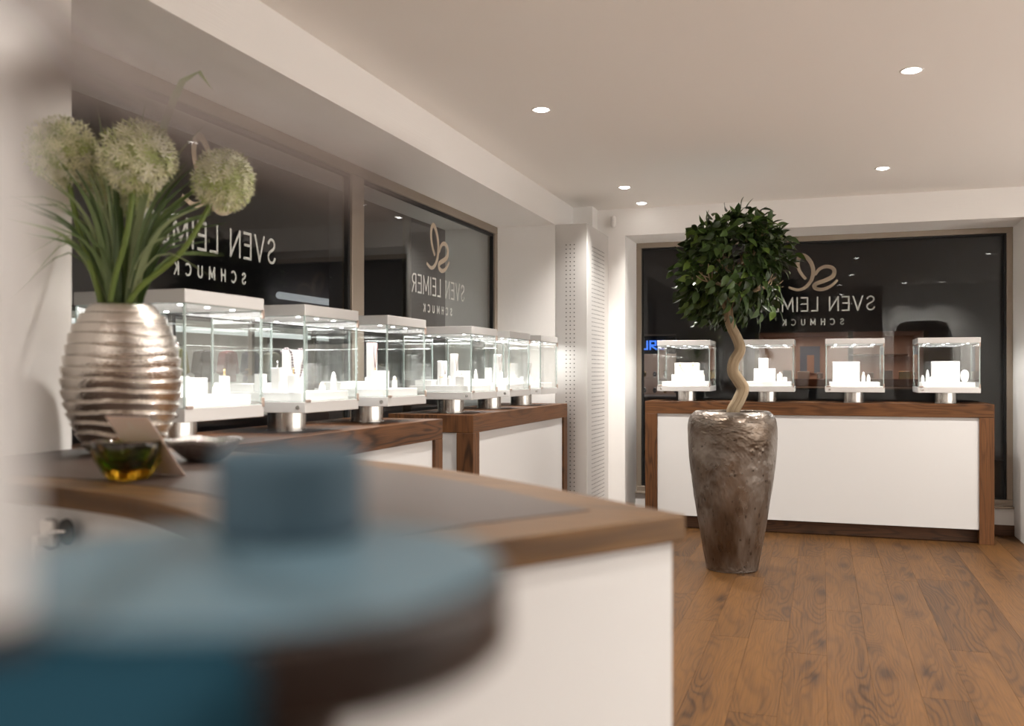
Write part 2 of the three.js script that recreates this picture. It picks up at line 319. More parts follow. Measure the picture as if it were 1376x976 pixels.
{
  const t = thing('motion_sensor', 'small white motion sensor mounted on the end wall beside the column', 'sensor', [-1.56, 2.36, ZB]);
  part('mount', rboxAt(-0.02, -0.005, 0, 0.02, 0.06, 0.02, 0.004), M.whitePlastic, t);
  part('housing', new THREE.CapsuleGeometry(0.022, 0.05, 6, 16).translate(0.008, 0.015, 0.035), M.whitePlastic, t);
}

// ------------------------------------------------------------------ display counters
function counter(name, label, pos, turn, len, depth, height, panelEnds) {
  // local x along the counter, z towards the customer
  const t = thing(name, label, 'counter', pos, turn, 'oak-framed display counters'), b = 0.095, hx = len / 2, hz = depth / 2;
  part('top', grainUV(rboxAt(-hx, height - b, -hz, hx, height, hz, 0.003), 'x', 2, 0.5, pos[0], 0.2 + pos[2]), M.counter, t);
  for (const sx of [-1, 1]) for (const sz of [-1, 1]) {
    const x = sx * (hx - b / 2), z = sz * (hz - b / 2);
    part('post', grainUV(rboxAt(x - b / 2, 0, z - b / 2, x + b / 2, height - b, z + b / 2, 0.003), 'y', 2, 0.5, sx * 0.3, sz * 0.2 + pos[0]), M.counter, t);
  }
  part('front_panel', box(-hx + b, 0.1, hz - 0.03, hx - b, height - b, hz - 0.014), M.panel, t).userData.label = 'white satin front panel';
  part('back_panel', box(-hx + b, 0.1, -hz + 0.014, hx - b, height - b, -hz + 0.03), M.panel, t);
  for (const sx of [-1, 1]) part('end_panel', box(sx * (hx - 0.03), 0.1, -hz + b, sx * (hx - 0.014), height - b, hz - b), M.panel, t);
  part('toe_kick', grainUV(box(-hx + b, 0, -hz + 0.05, hx - b, 0.1, hz - 0.1), 'x', 2, 0.5), M.darkwood, t);
}
const CH = 0.975;
counter('display_counter', 'oak-framed white counter under the window between the vase and the gap', [-1.728 - 0.245, 0, -3.115], Math.PI / 2, 2.03, 0.49, CH);
counter('display_counter', 'oak-framed white counter under the window ending at the steel column', [-1.728 - 0.245, 0, -5.485], Math.PI / 2, 1.89, 0.49, CH);
counter('display_counter', 'long oak-framed white counter standing in the end window recess', [-0.0865, 0, -7.16 - 0.225], 0, 2.433, 0.45, CH);

// ------------------------------------------------------------------ glass jewellery cases
const CW = 0.405, HB = 0.04, PED = 0.077, HG = 0.311, HL = 0.04;
const caseGeo = (() => {
  const h = CW / 2, y0 = PED + HB, y1 = y0 + HG, e = 0.006, panes = [], edges = [];
  const p = [[-h + 0.004, h - 0.004 - e, h - 0.004, h - 0.004], [-h + 0.004, -h + 0.004, h - 0.004, -h + 0.004 + e]];
  for (const [x0, z0, x1, z1] of p) panes.push(box(x0, y0, z0, x1, y1, z1));
  for (const s of [-1, 1]) panes.push(box(s * (h - 0.004), y0, -h + 0.004 + e, s * (h - 0.004 - e), y1, h - 0.004 - e));
  for (const sx of [-1, 1]) for (const sz of [-1, 1]) edges.push(box(sx * (h - 0.0035), y0, sz * (h - 0.004 - e), sx * (h - 0.0105), y1, sz * (h - 0.0035)));
  const rims = [];
  for (const y of [y0, y1 - 0.002]) for (const s of [-1, 1]) { rims.push(box(-h + 0.0105, y, s * (h - 0.0035), h - 0.0105, y + 0.002, s * (h - 0.0105))); rims.push(box(s * (h - 0.0035), y, -h + 0.0105, s * (h - 0.0105), y + 0.002, h - 0.0105)); }
  return {
    panes, edges, rims: [merge(rims.slice(0, 4)), merge(rims.slice(4))], lid: rboxAt(-h, y1, -h, h, y1 + HL, h, 0.002), base: rboxAt(-h, PED, -h, h, y0, h, 0.002),
    ped: merge([new THREE.CylinderGeometry(0.073, 0.073, PED - 0.006, 48).translate(0, PED / 2 - 0.003 + 0.003, 0), new THREE.CylinderGeometry(0.078, 0.078, 0.004, 48).translate(0, 0.002, 0)]),
    pad: rboxAt(-0.172, y0, -0.172, 0.172, y0 + 0.034, 0.172, 0.003), led: new THREE.CylinderGeometry(0.0075, 0.0075, 0.003, 16),
    lock: merge([new THREE.CylinderGeometry(0.008, 0.008, 0.004, 20).rotateX(Math.PI / 2), box(-0.0012, -0.005, 0.001, 0.0012, 0.005, 0.003)]), clamp: rbox(0.03, 0.009, 0.012, 0.002),
  };
})();
const PADTOP = CH + PED + HB + 0.034;
function showcase(label, x, z, turn, lockSide) {
  const t = thing('glass_display_case', label, 'display case', [x, CH, z], turn, 'glass jewellery cases on steel pedestals'), h = CW / 2, y0 = PED + HB, y1 = y0 + HG;
  part('pedestal', caseGeo.ped, M.pedestal, t); part('base', caseGeo.base, M.alu, t); const lid = part('lid', caseGeo.lid, M.alu, t);
  part('pad', caseGeo.pad, M.acrylic, t).userData.label = 'thick white display pad';
  for (const g of caseGeo.panes) part('pane', g, M.casePane, t);
  for (const g of caseGeo.edges) part('glass_edge', g, M.glassEdge, t);
  for (const g of caseGeo.rims) part('glass_rim', g, M.glassEdge, t);
  for (const [lx, lz] of [[-0.13, 0.13], [0, 0.13], [0.13, 0.13], [-0.13, -0.13], [0, -0.13], [0.13, -0.13]]) { const l = part('led_lamp', caseGeo.led, M.ledDot, lid); l.position.set(lx, y1 - 0.001, lz); }
  const lock = part('lock', caseGeo.lock, M.pedestal, t);
  if (lockSide) { lock.position.set(-h - 0.001, PED + HB * 0.5, h - 0.03); lock.rotation.y = -Math.PI / 2; } else lock.position.set(-h + 0.03, PED + HB * 0.5, h + 0.001);
  for (const [cx, cy, cr] of [[-h + 0.022, y0 + 0.003, 0], [h - 0.006, y0 + 0.008, 1], [h - 0.006, y1 - 0.012, 1]]) { const c = part('clamp', caseGeo.clamp, M.chain, t); c.position.set(cx, cy, h - 0.002); if (cr) c.rotation.z = Math.PI / 2; }
  const a = new THREE.RectAreaLight(COOL, CASE_POWER, 0.32, 0.32); a.position.set(0, y1 - 0.004, 0); a.rotation.x = -Math.PI / 2; a.name = 'case_lamp'; t.add(a);
  return t;
}
const XC = -1.758 - CW / 2, ZC = -7.18 - CW / 2;
const cases = [
  ['glass jewellery case standing directly behind the silver vase', XC, -2.264 - CW / 2, 1, 'behind silver vase'],
  ['glass jewellery case holding the dark beaded necklace', XC, -2.927 - CW / 2, 1, 'with bead necklace'],
  ['glass jewellery case at the far end of the first long-side counter', XC, -3.595 - CW / 2, 1, 'beside the counter gap'],
  ['glass jewellery case on the near end of the counter ending at the steel column', XC, -4.598 - CW / 2, 1, 'just past the counter gap'],
  ['glass jewellery case in the middle of the counter ending at the steel column', XC, -5.227 - CW / 2, 1, 'midway along column counter'],
  ['glass jewellery case beside the perforated steel column', XC, -5.873 - CW / 2, 1, 'beside the steel column'],
  ['glass jewellery case on the end counter, first from the steel column', -1.212 + CW / 2, ZC, 0, 'first from column, end counter'],
  ['glass jewellery case on the end counter, partly behind the tree trunk', -0.602 + CW / 2, ZC, 0, 'behind the tree trunk'],
  ['glass jewellery case on the end counter, third from the steel column', 0.02 + CW / 2, ZC, 0, 'third from column, end counter'],
  ['glass jewellery case on the end counter, fourth from the steel column', 0.643 + CW / 2, ZC, 0, 'fourth from column, end counter'],
].map(([label, x, z, side, at]) => ({ x, z, turn: side ? Math.PI / 2 : 0, at, t: showcase(label, x, z, side ? Math.PI / 2 : 0, side) }));
// a place inside a case: local x (along the front), local z (towards the customer)
function inside(k, lx, lz, y = 0) { const c = cases[k], s = Math.sin(c.turn), q = Math.cos(c.turn); return [c.x + lx * q + lz * s, PADTOP + y, c.z - lx * s + lz * q]; }
function block(k, lx, lz, w, h, d, what, y = 0) { return solo('display_block', rbox(w, h, d, 0.003).translate(0, h / 2, 0), M.acrylic, `${what} in case ${cases[k].at}`, 'display block', 'white jewellery display blocks', inside(k, lx, lz, y), cases[k].turn); }
const ringStandGeo = (h) => lathe([[0.0001, 0], [0.013, 0], [0.012, h * 0.55], [0.008, h * 0.85], [0.004, h * 0.98], [0.0001, h]], 20);
const ringGeoJ = new THREE.TorusGeometry(0.0095, 0.0016, 8, 24).rotateX(Math.PI / 2);
function ringStand(k, lx, lz, h, what, ring = M.silver) {
  solo('ring_stand', ringStandGeo(h), M.acrylic, `${what} in case ${cases[k].at}`, 'ring stand', 'white ring stands', inside(k, lx, lz), 0);
  const r = solo('ring', ringGeoJ, ring, `${ring === M.gold ? 'gold' : 'silver'} ring on ${what} in case ${cases[k].at}`, 'ring', 'rings on stands', inside(k, lx, lz, h * 0.76), 0); r.rotation.x = 0.2;
}
// a block topped by a ring standing upright
function ringBlock(k, lx, lz, w, h, what, ring = M.silver) {
  block(k, lx, lz, w, h, w, what);
  const r = solo('ring', new THREE.TorusGeometry(0.0105, 0.0022, 8, 24).translate(0, 0.0127, 0), ring, `${ring === M.gold ? 'gold' : 'silver'} ring on ${what} in case ${cases[k].at}`, 'ring', 'rings on blocks', inside(k, lx, lz, h), cases[k].turn + 0.5);
  return r;
}
// tall slab with a cord necklace hung over its front
function slab(k, lx, lz, w, h, what, mat, wave) {
  const s = new THREE.Shape(); s.moveTo(-w / 2, 0); s.lineTo(w / 2, 0); s.lineTo(w / 2, h);
  if (wave) s.bezierCurveTo(w * 0.3, h * 1.06, w * 0.25, h * 0.96, 0, h * 0.95); 
  if (wave) s.bezierCurveTo(-w * 0.25, h * 0.96, -w * 0.3, h * 1.06, -w / 2, h); else s.lineTo(-w / 2, h);
  s.lineTo(-w / 2, 0);
  const g = new THREE.ExtrudeGeometry(s, { depth: 0.022, bevelEnabled: true, bevelThickness: 0.0015, bevelSize: 0.0015, bevelSegments: 1, curveSegments: 6 }).translate(0, 0.0015, -0.011);
  solo('necklace_stand', g, M.acrylic, `${what} in case ${cases[k].at}`, 'necklace stand', 'white necklace stands', inside(k, lx, lz), cases[k].turn);
  if (!mat) return;
  const pts = [[-0.35, 1.0, -0.018], [-0.35, 1.012, 0], [-0.34, 0.985, 0.0165], [-0.2, 0.75, 0.0165], [0, 0.45, 0.0165], [0.2, 0.75, 0.0165], [0.34, 0.985, 0.0165], [0.35, 1.012, 0], [0.35, 1.0, -0.018]].map(([a, b, c]) => V(a * w, b * h + 0.0015, c));
  const n = thing('necklace', `${mat === M.cord ? 'red cord' : 'metal chain'} necklace on ${what} in case ${cases[k].at}`, 'necklace', inside(k, lx, lz), cases[k].turn, 'thin necklaces on stands');
  part('strand', tube(pts, 0.0013, 48, 6), mat, n); part('pendant', new THREE.SphereGeometry(0.004, 12, 8).translate(0, 0.44 * h - 0.002, 0.0175), mat === M.cord ? M.gold : M.silver, n);
}
for (let k = 0; k < 6; k++) block(k, 0.0, -0.1, 0.3, 0.03, 0.1, 'long low white riser at the window side');
// case behind the vase
slab(0, -0.145, 0.1, 0.06, 0.16, 'tall white necklace stand', M.cord);
block(0, -0.05, 0.03, 0.11, 0.06, 0.06, 'wide low white block'); block(0, 0.06, 0.04, 0.06, 0.055, 0.05, 'small low white block');
ringStand(0, -0.02, -0.025, 0.075, 'rear white ring cone'); ringBlock(0, 0.13, 0.1, 0.026, 0.06, 'slim white ring block', M.gold); ringStand(0, 0.06, 0.12, 0.04, 'short front white ring cone', M.gold);
{ const s = solo('brooch', merge([new THREE.IcosahedronGeometry(0.011, 1).scale(1.4, 0.6, 1)]), M.silver, 'silver brooch lying on the wide low block behind the vase', 'brooch', undefined, inside(0, -0.05, 0.03, 0.0665)); s.rotation.z = 0.1; }
// case with the beads
ringBlock(1, -0.13, -0.03, 0.034, 0.066, 'rear slim white ring block'); ringBlock(1, -0.135, 0.045, 0.034, 0.09, 'tallest slim white ring block'); ringBlock(1, -0.13, 0.11, 0.034, 0.064, 'front slim white ring block', M.gold);
slab(1, 0.0, 0.03, 0.12, 0.155, 'broad white necklace stand', null);
block(1, 0.1, -0.02, 0.06, 0.1, 0.05, 'upright white block'); ringStand(1, 0.15, 0.12, 0.075, 'corner white ring cone'); ringStand(1, 0.06, 0.12, 0.035, 'short white ring cone', M.gold);
{
  const n = thing('bead_necklace', 'dark pearl bead necklace draped over the broad white stand', 'necklace', inside(1, 0.0, 0.03), cases[1].turn);
  const c = new THREE.CatmullRomCurve3([V(-0.05, 0.15, -0.022), V(-0.05, 0.163, 0), V(-0.048, 0.15, 0.019), V(-0.035, 0.1, 0.019), V(-0.018, 0.06, 0.019), V(0.0, 0.048, 0.019), V(0.018, 0.06, 0.019), V(0.035, 0.1, 0.019), V(0.048, 0.15, 0.019), V(0.05, 0.163, 0), V(0.05, 0.15, -0.022)]);
  const bg = new THREE.SphereGeometry(0.0048, 12, 8);
  for (let i = 0; i < 34; i++) part('bead', bg, M.bead, n).position.copy(c.getPointAt(i / 33));
}
// case at the end of the first counter
slab(2, -0.07, 0.06, 0.055, 0.2, 'tall slender white necklace stand', M.cord); block(2, 0.02, 0.05, 0.11, 0.08, 0.05, 'wide mid-height white block'); ringStand(2, 0.12, 0.08, 0.055, 'white ring cone', M.gold); ringBlock(2, 0.06, -0.02, 0.03, 0.05, 'rear white ring block');
{ const n = thing('pearl_strand', 'strand of white pearls hanging beside the slender white stand', 'necklace', inside(2, -0.13, 0.02), cases[2].turn); const bg = new THREE.SphereGeometry(0.0042, 10, 8); part('hook_stand', merge([new THREE.CylinderGeometry(0.0015, 0.0015, 0.19, 8).translate(0, 0.095, -0.01), new THREE.CylinderGeometry(0.02, 0.02, 0.004, 20).translate(0, 0.002, -0.01)]), M.silver, n); for (let i = 0; i < 16; i++) part('pearl', bg, M.acrylic, n).position.set(0.004 * Math.sin(i * 2.1), 0.185 - i * 0.0088, -0.0035); }
// past the gap
slab(3, -0.05, 0.04, 0.055, 0.17, 'tall slender white necklace stand', M.chain); block(3, 0.05, 0.06, 0.1, 0.08, 0.05, 'square white block'); ringStand(3, 0.13, 0.1, 0.09, 'tall white ring cone'); ringStand(3, 0.115, 0.02, 0.07, 'middle white ring cone', M.gold);
ringStand(3, -0.145, 0.05, 0.055, 'first corner white ring cone'); ringStand(3, -0.135, 0.0, 0.062, 'second corner white ring cone', M.gold); ringBlock(3, -0.13, 0.115, 0.05, 0.05, 'front white ring block'); slab(3, -0.05, -0.03, 0.08, 0.13, 'wave-topped white necklace stand', M.chain, true);
// middle of that counter
slab(4, -0.1, 0.09, 0.09, 0.175, 'broad wave-topped white necklace stand', M.chain, true); ringBlock(4, 0.03, 0.05, 0.045, 0.075, 'white ring block'); ringStand(4, 0.11, 0.09, 0.05, 'white ring cone', M.gold); block(4, -0.02, 0.0, 0.05, 0.1, 0.03, 'narrow white block');
// beside the column
slab(5, -0.11, 0.08, 0.1, 0.135, 'broad plain white necklace stand', M.chain); block(5, 0.05, 0.02, 0.1, 0.04, 0.06, 'low white block'); ringStand(5, 0.1, 0.09, 0.035, 'short white ring cone', M.gold);
// end counter, first
block(6, 0.0, 0.0, 0.19, 0.145, 0.06, 'large square white block'); block(6, 0.115, 0.05, 0.035, 0.085, 0.035, 'slim white step'); block(6, -0.105, 0.04, 0.02, 0.055, 0.03, 'tiny white step');
for (const [x, q] of [[-0.05, 'first'], [0.05, 'second']]) { const e = thing('gold_earring', `${q} gold earring over large block in case ${cases[6].at}`, 'earring', inside(6, x, 0.034, 0.128), 0, 'gold earrings on the large block'); part('hook', new THREE.TorusGeometry(0.009, 0.0012, 6, 20, Math.PI * 1.3).rotateY(Math.PI / 2).translate(0, 0.012, -0.003), M.gold, e); part('drop', new THREE.SphereGeometry(0.0055, 12, 8).scale(1, 1.5, 0.7).translate(0, 0.0, 0.004), M.gold, e); }
{ const n = thing('necklace', 'fine gold chain swag on the large square block of the first end case', 'necklace', inside(6, 0, 0.0325), 0, 'thin necklaces on stands'); part('strand', tube([V(-0.05, 0.13, 0), V(-0.03, 0.085, 0.001), V(0, 0.065, 0.001), V(0.03, 0.085, 0.001), V(0.05, 0.13, 0)], 0.0011, 32, 6), M.gold, n); }
ringStand(6, 0.118, -0.05, 0.07, 'white ring cone', M.gold);
// end counter, behind trunk
block(7, -0.02, 0.0, 0.16, 0.1, 0.06, 'wide white block'); block(7, -0.03, 0.0, 0.07, 0.08, 0.05, 'narrow white block set on the wide block', 0.1); ringStand(7, 0.095, 0.06, 0.075, 'white ring cone', M.gold); block(7, 0.09, 0.0, 0.04, 0.06, 0.04, 'lower white step'); block(7, 0.13, 0.02, 0.03, 0.035, 0.04, 'lowest white step');
// end counter, third
block(8, -0.055, 0.0, 0.19, 0.15, 0.07, 'large plain white block'); ringStand(8, 0.065, 0.05, 0.075, 'taller white ring cone', M.gold); ringStand(8, 0.1, 0.05, 0.055, 'shorter white ring cone', M.gold);
// end counter, fourth
block(9, 0.0, -0.01, 0.185, 0.15, 0.06, 'large white block behind the pendant');
{
  const b = solo('pendant_bust', lathe([[0.0001, 0], [0.03, 0], [0.032, 0.012], [0.022, 0.035], [0.03, 0.07], [0.016, 0.095], [0.013, 0.12], [0.0001, 0.123]], 24), M.acrylic, 'small white neck bust before the large block in the fourth end case', 'bust', undefined, inside(9, 0.0, 0.065));
  const r = solo('stone_display', (() => { const g = new THREE.IcosahedronGeometry(0.036, 2), p = g.attributes.position; for (let i = 0; i < p.count; i++) { const k = 1 + 0.2 * (fbm(p.getX(i) * 60 + 9, p.getY(i) * 60 + p.getZ(i) * 40 + 9, 64, 64, 2, 4) - 0.5); p.setXYZ(i, p.getX(i) * k * 0.8, p.getY(i) * k * 1.3 + 0.045, p.getZ(i) * k * 0.8); } g.computeVertexNormals(); return g; })(), M.acrylic, 'rough white stone display beside the large block in the fourth end case', 'stone', undefined, inside(9, 0.125, 0.02));
  ringStand(9, -0.125, 0.06, 0.09, 'tall white ring cone'); ringStand(9, -0.11, 0.12, 0.04, 'short white ring cone', M.gold); ringStand(9, -0.15, -0.02, 0.05, 'rear white ring cone');
}

// ------------------------------------------------------------------ the ficus in its metal planter
const TP = [-0.522, -5.81];
{
  const t = thing('metal_planter', 'tall tapered planter in hammered dark silver metal on the oak floor', 'planter', [TP[0], 0, TP[1]]);
  const prof = [[0.15, 0], [0.154, 0.006], [0.158, 0.03], [0.19, 0.2], [0.222, 0.4], [0.247, 0.57], [0.262, 0.7], [0.268, 0.8], [0.266, 0.87], [0.256, 0.92], [0.228, 0.955], [0.212, 0.962], [0.205, 0.955], [0.205, 0.925], [0.207, 0.88]];
  const sm = new THREE.SplineCurve(prof.map(([r, y]) => new THREE.Vector2(r, y))).getPoints(130).map((p) => [Math.max(0.0001, p.x), Math.max(0, p.y)]);
  const g = lathe(sm, 128), p = g.attributes.position, q = g.attributes.uv;
  for (let i = 0; i < p.count; i++) {
    const x = p.getX(i), y = p.getY(i), z = p.getZ(i), r = Math.hypot(x, z); if (r < 0.1 || y < 0.012) continue;
    const a = q.getX(i); const n = fbm(a * 10, y * 5 + 3, 10, 64, 3, 6) - 0.5, dent = fbm(a * 26, y * 14 + 2, 26, 64, 2, 31) - 0.5;
    const k = 1 + (0.03 * n + 0.012 * dent); p.setXYZ(i, x * k, y, z * k);
  }
  g.computeVertexNormals();
  { const nn = g.attributes.normal, seg = 128, rows = sm.length; for (let j = 0; j < rows; j++) { const a = j, b = seg * rows + j; const v = V(nn.getX(a) + nn.getX(b), nn.getY(a) + nn.getY(b), nn.getZ(a) + nn.getZ(b)).normalize(); nn.setXYZ(a, v.x, v.y, v.z); nn.setXYZ(b, v.x, v.y, v.z); } }
  const patina = dataTex(1024, 1024, (u, v) => {
    const n = fbm(u * 8, v * 8, 8, 8, 4, 51), s = fbm(u * 60, v * 24, 60, 24, 3, 57), pit = 0.6 * Math.pow(cl((fbm(u * 70, v * 60, 70, 60, 3, 63) - 0.7) * 6), 1.3);
    return mixc(mixc([150, 142, 134], [98, 84, 72], cl((n - 0.35) * 2.6 + (s - 0.5) * 0.5)), [38, 32, 28], pit);
  });
  const rough = dataTex(512, 512, (u, v) => { const n = 255 * (0.2 + 0.3 * fbm(u * 20, v * 20, 20, 20, 3, 71)); return [n, n, n]; }, false);
  const dents = dataTex(1024, 1024, (u, v) => { const n = 255 * cl(0.55 * fbm(u * 24, v * 18, 24, 18, 3, 81) + 0.45 * Math.pow(fbm(u * 70, v * 60, 70, 60, 2, 85), 1.5)); return [n, n, n]; }, false);
  const mat = new THREE.MeshPhysicalMaterial({ map: patina, roughness: 1, roughnessMap: rough, metalness: 0.92, bumpMap: dents, bumpScale: 0.006 });
  part('body', g, mat, t); part('underside', new THREE.CylinderGeometry(0.149, 0.149, 0.004, 48).translate(0, 0.002, 0), M.blackPlastic, t);
  part('soil', merge([new THREE.CylinderGeometry(0.206, 0.2, 0.03, 40).translate(0, 0.9, 0)]), new THREE.MeshStandardMaterial({ color: C(0.025, 0.018, 0.012), roughness: 1, bumpMap: plaster, bumpScale: 0.01 }), t);
}
{
  const t = thing('ficus_tree', 'potted ficus tree with wavy pale trunk and dense dark glossy crown', 'tree', [TP[0], 0.9, TP[1]]);
  const bark = new THREE.MeshStandardMaterial({ map: dataTex(256, 512, (u, v) => mixc([188, 170, 142], [138, 118, 92], cl(0.9 * fbm(u * 6, v * 20, 6, 20, 4, 91) + 0.5 * Math.pow(fbm(u * 10, v * 60, 10, 60, 2, 95), 3)))), roughness: 0.85, bumpMap: plaster, bumpScale: 0.002 });
  // trunk waves in the plane across the view; local units metres above the soil
  const tr = [[0.0, -0.02], [0.0, 0.06], [0.035, 0.13], [0.058, 0.2], [0.03, 0.25], [0.0, 0.3], [0.004, 0.36], [0.042, 0.435], [0.025, 0.5], [-0.012, 0.575], [-0.028, 0.64], [-0.03, 0.72], [-0.02, 0.8]].map(([a, b], i) => V(a * 0.95 + 0.006, b, -a * 0.32 + 0.012 * Math.sin(i * 1.3)));
  part('trunk', taperTube(tr, (s) => 0.041 - 0.014 * s, 0, 90, 14), bark, t);
  const tips = [];
  function branch(p0, dir, len, r, depth) {
    const p1 = p0.clone().addScaledVector(dir, len * 0.5).add(V(rr(-1, 1), rr(-0.3, 1), rr(-1, 1)).multiplyScalar(len * 0.12)), p2 = p0.clone().addScaledVector(dir, len).add(V(0, len * 0.15, 0));
    part('branch', taperTube([p0, p1, p2], r, r * 0.55, 10, 7), bark, t);
    if (depth > 0) { const n = depth > 1 ? 3 : 3; for (let i = 0; i < n; i++) branch(rnd() < 0.5 ? p2 : p1.clone().lerp(p2, 0.6), dir.clone().add(V(rr(-1, 1), rr(-0.5, 0.8), rr(-1, 1)).multiplyScalar(0.85)).normalize(), len * rr(0.6, 0.8), r * 0.55, depth - 1); }
    else tips.push(p2);
  }
  const bough = [[-0.9, 0.55, 0.3], [0.8, 0.75, 0.45], [0.15, 1, -0.6], [-0.3, 0.9, -0.7], [0.95, 0.35, -0.2], [-0.2, 0.5, 0.9], [0.35, 0.9, 0.7], [-0.75, 0.85, -0.1]];
  for (const b of bough) branch(tr[11].clone().add(V(0, rr(-0.1, 0.1), 0)), V(...b).normalize(), rr(0.17, 0.22), 0.015, 2);
  // leaves: folded pointed ovals hanging from the tips and over the crown
  const leafGeo = (() => {
    const L = 0.07, W = 0.0195, pos = [], idx = [], N = 6;
    for (let i = 0; i <= N; i++) { const s = i / N, w = W * Math.pow(Math.sin(Math.PI * Math.pow(s, 0.8)), 0.9) * (s > 0.8 ? 1 - (s - 0.8) * 1.6 : 1), bend = -0.014 * s * s * 1.6, x = s * L; pos.push(x, bend + w * 0.28, -w, x, bend, 0, x, bend + w * 0.28, w); }
    for (let i = 0; i < N; i++) { const a = i * 3; for (const k of [0, 1]) idx.push(a + k, a + k + 1, a + k + 3, a + k + 1, a + k + 4, a + k + 3); }
    const g = new THREE.BufferGeometry(); g.setAttribute('position', new THREE.Float32BufferAttribute(pos, 3)); g.setIndex(idx); g.computeVertexNormals(); return g;
  })();
  const leafMats = [[0.026, 0.046, 0.012], [0.036, 0.068, 0.016], [0.055, 0.1, 0.02], [0.12, 0.19, 0.035]].map((c) => new THREE.MeshPhysicalMaterial({ color: C(...c), roughness: 0.42, specularIntensity: 0.7, side: THREE.DoubleSide }));
  const cc = V(0.012, 0.925, 0), RX = 0.37, RY = 0.34, leaves = [];
  // clumps give the crown its lumpy outline
  const clumps = []; for (let i = 0; i < 46; i++) { const d = V(rr(-1, 1), rr(-0.85, 1), rr(-1, 1)).normalize(); clumps.push({ p: cc.clone().add(V(d.x * RX * 0.72, d.y * RY * 0.74 + (d.x > 0.2 ? 0.02 : 0), d.z * RX * 0.72)), r: rr(0.09, 0.15) }); }
  let tries = 0;
  while (leaves.length < 2300 && tries++ < 20000) {
    const c = clumps[Math.floor(rnd() * clumps.length)], d = V(rr(-1, 1), rr(-1, 1), rr(-1, 1)).normalize(), p = c.p.clone().addScaledVector(d, c.r * Math.pow(rnd(), 0.45));
    const e = p.clone().sub(cc); if (Math.hypot(e.x / RX, e.y / RY, e.z / RX) < 0.5) continue;
    const out = e.clone().normalize().multiplyScalar(0.8).add(V(rr(-0.8, 0.8), rr(-1.1, 0.15), rr(-0.8, 0.8))).normalize();
    const q = new THREE.Quaternion().setFromUnitVectors(V(1, 0, 0), out).multiply(new THREE.Quaternion().setFromAxisAngle(V(1, 0, 0), rr(-0.7, 0.7))), s = rr(0.75, 1.2);
    leaves.push({ p, q, s, m: rnd() < 0.06 ? 3 : Math.floor(rnd() * 3), view: e.z * 0.95 - e.x * 0.05 + e.length() * 0.3 + s * 0.15 + (e.y < -0.2 ? 0.1 : 0) });
  }
  leaves.sort((a, b) => b.view - a.view);
  for (const l of leaves.slice(0, 300)) { const m = part('leaf', leafGeo, leafMats[l.m], t); m.position.copy(l.p); m.quaternion.copy(l.q); m.scale.setScalar(l.s); }
  for (let k = 0; k < 4; k++) {
    const rest = leaves.slice(300).filter((l) => l.m === k), im = new THREE.InstancedMesh(leafGeo, leafMats[k], rest.length); im.name = 'foliage'; im.userData.kind = 'stuff'; im.castShadow = im.receiveShadow = true;
    rest.forEach((l, i) => im.setMatrixAt(i, new THREE.Matrix4().compose(l.p, l.q, V(l.s, l.s, l.s)))); t.add(im);
  }
}

// ------------------------------------------------------------------ curved desk
const DH = 1.0, DT = 0.036;
const outerPts = [[-0.182, -1.312], [-0.344, -1.456], [-0.523, -1.612], [-0.737, -1.77], [-0.98, -1.9], [-1.25, -1.985], [-1.5, -2.02], [-1.835, -2.03]];
const innerPts = [[-1.835, -1.33], [-1.5, -1.31], [-1.3, -1.288], [-1.207, -1.268], [-1.058, -1.222], [-0.922, -1.152], [-0.773, -1.058], [-0.62, -0.945], [-0.5, -0.84]];
const smooth2 = (pts, n) => new THREE.SplineCurve(pts.map((p) => new THREE.Vector2(...p))).getPoints(n).map((p) => [p.x, p.y]);
const oc = smooth2(outerPts, 40), ic = smooth2(innerPts, 40);
function offsetLine(line, dist) { // offset to the inner side of the desk outline (outline runs outer then inner)
  return line.map((p, i) => { const a = line[Math.max(0, i - 1)], b = line[Math.min(line.length - 1, i + 1)], dx = b[0] - a[0], dz = b[1] - a[1], l = Math.hypot(dx, dz); return [p[0] - dz / l * dist * -1 * -1, p[1] + dx / l * dist * -1 * -1]; });
}
function outline(pts) { const s = new THREE.Shape(); pts.forEach(([x, z], i) => (i ? s.lineTo(x, -z) : s.moveTo(x, -z))); s.closePath(); return s; }
function slabShape(pts, y0, y1, bevel) {
  const d = y1 - y0, b = bevel || 0;
  return new THREE.ExtrudeGeometry(outline(pts), { depth: d - 2 * b, bevelEnabled: !!b, bevelThickness: b, bevelSize: b, bevelOffset: -b, bevelSegments: 2 }).rotateX(-Math.PI / 2).translate(0, y0 + b, 0);
}
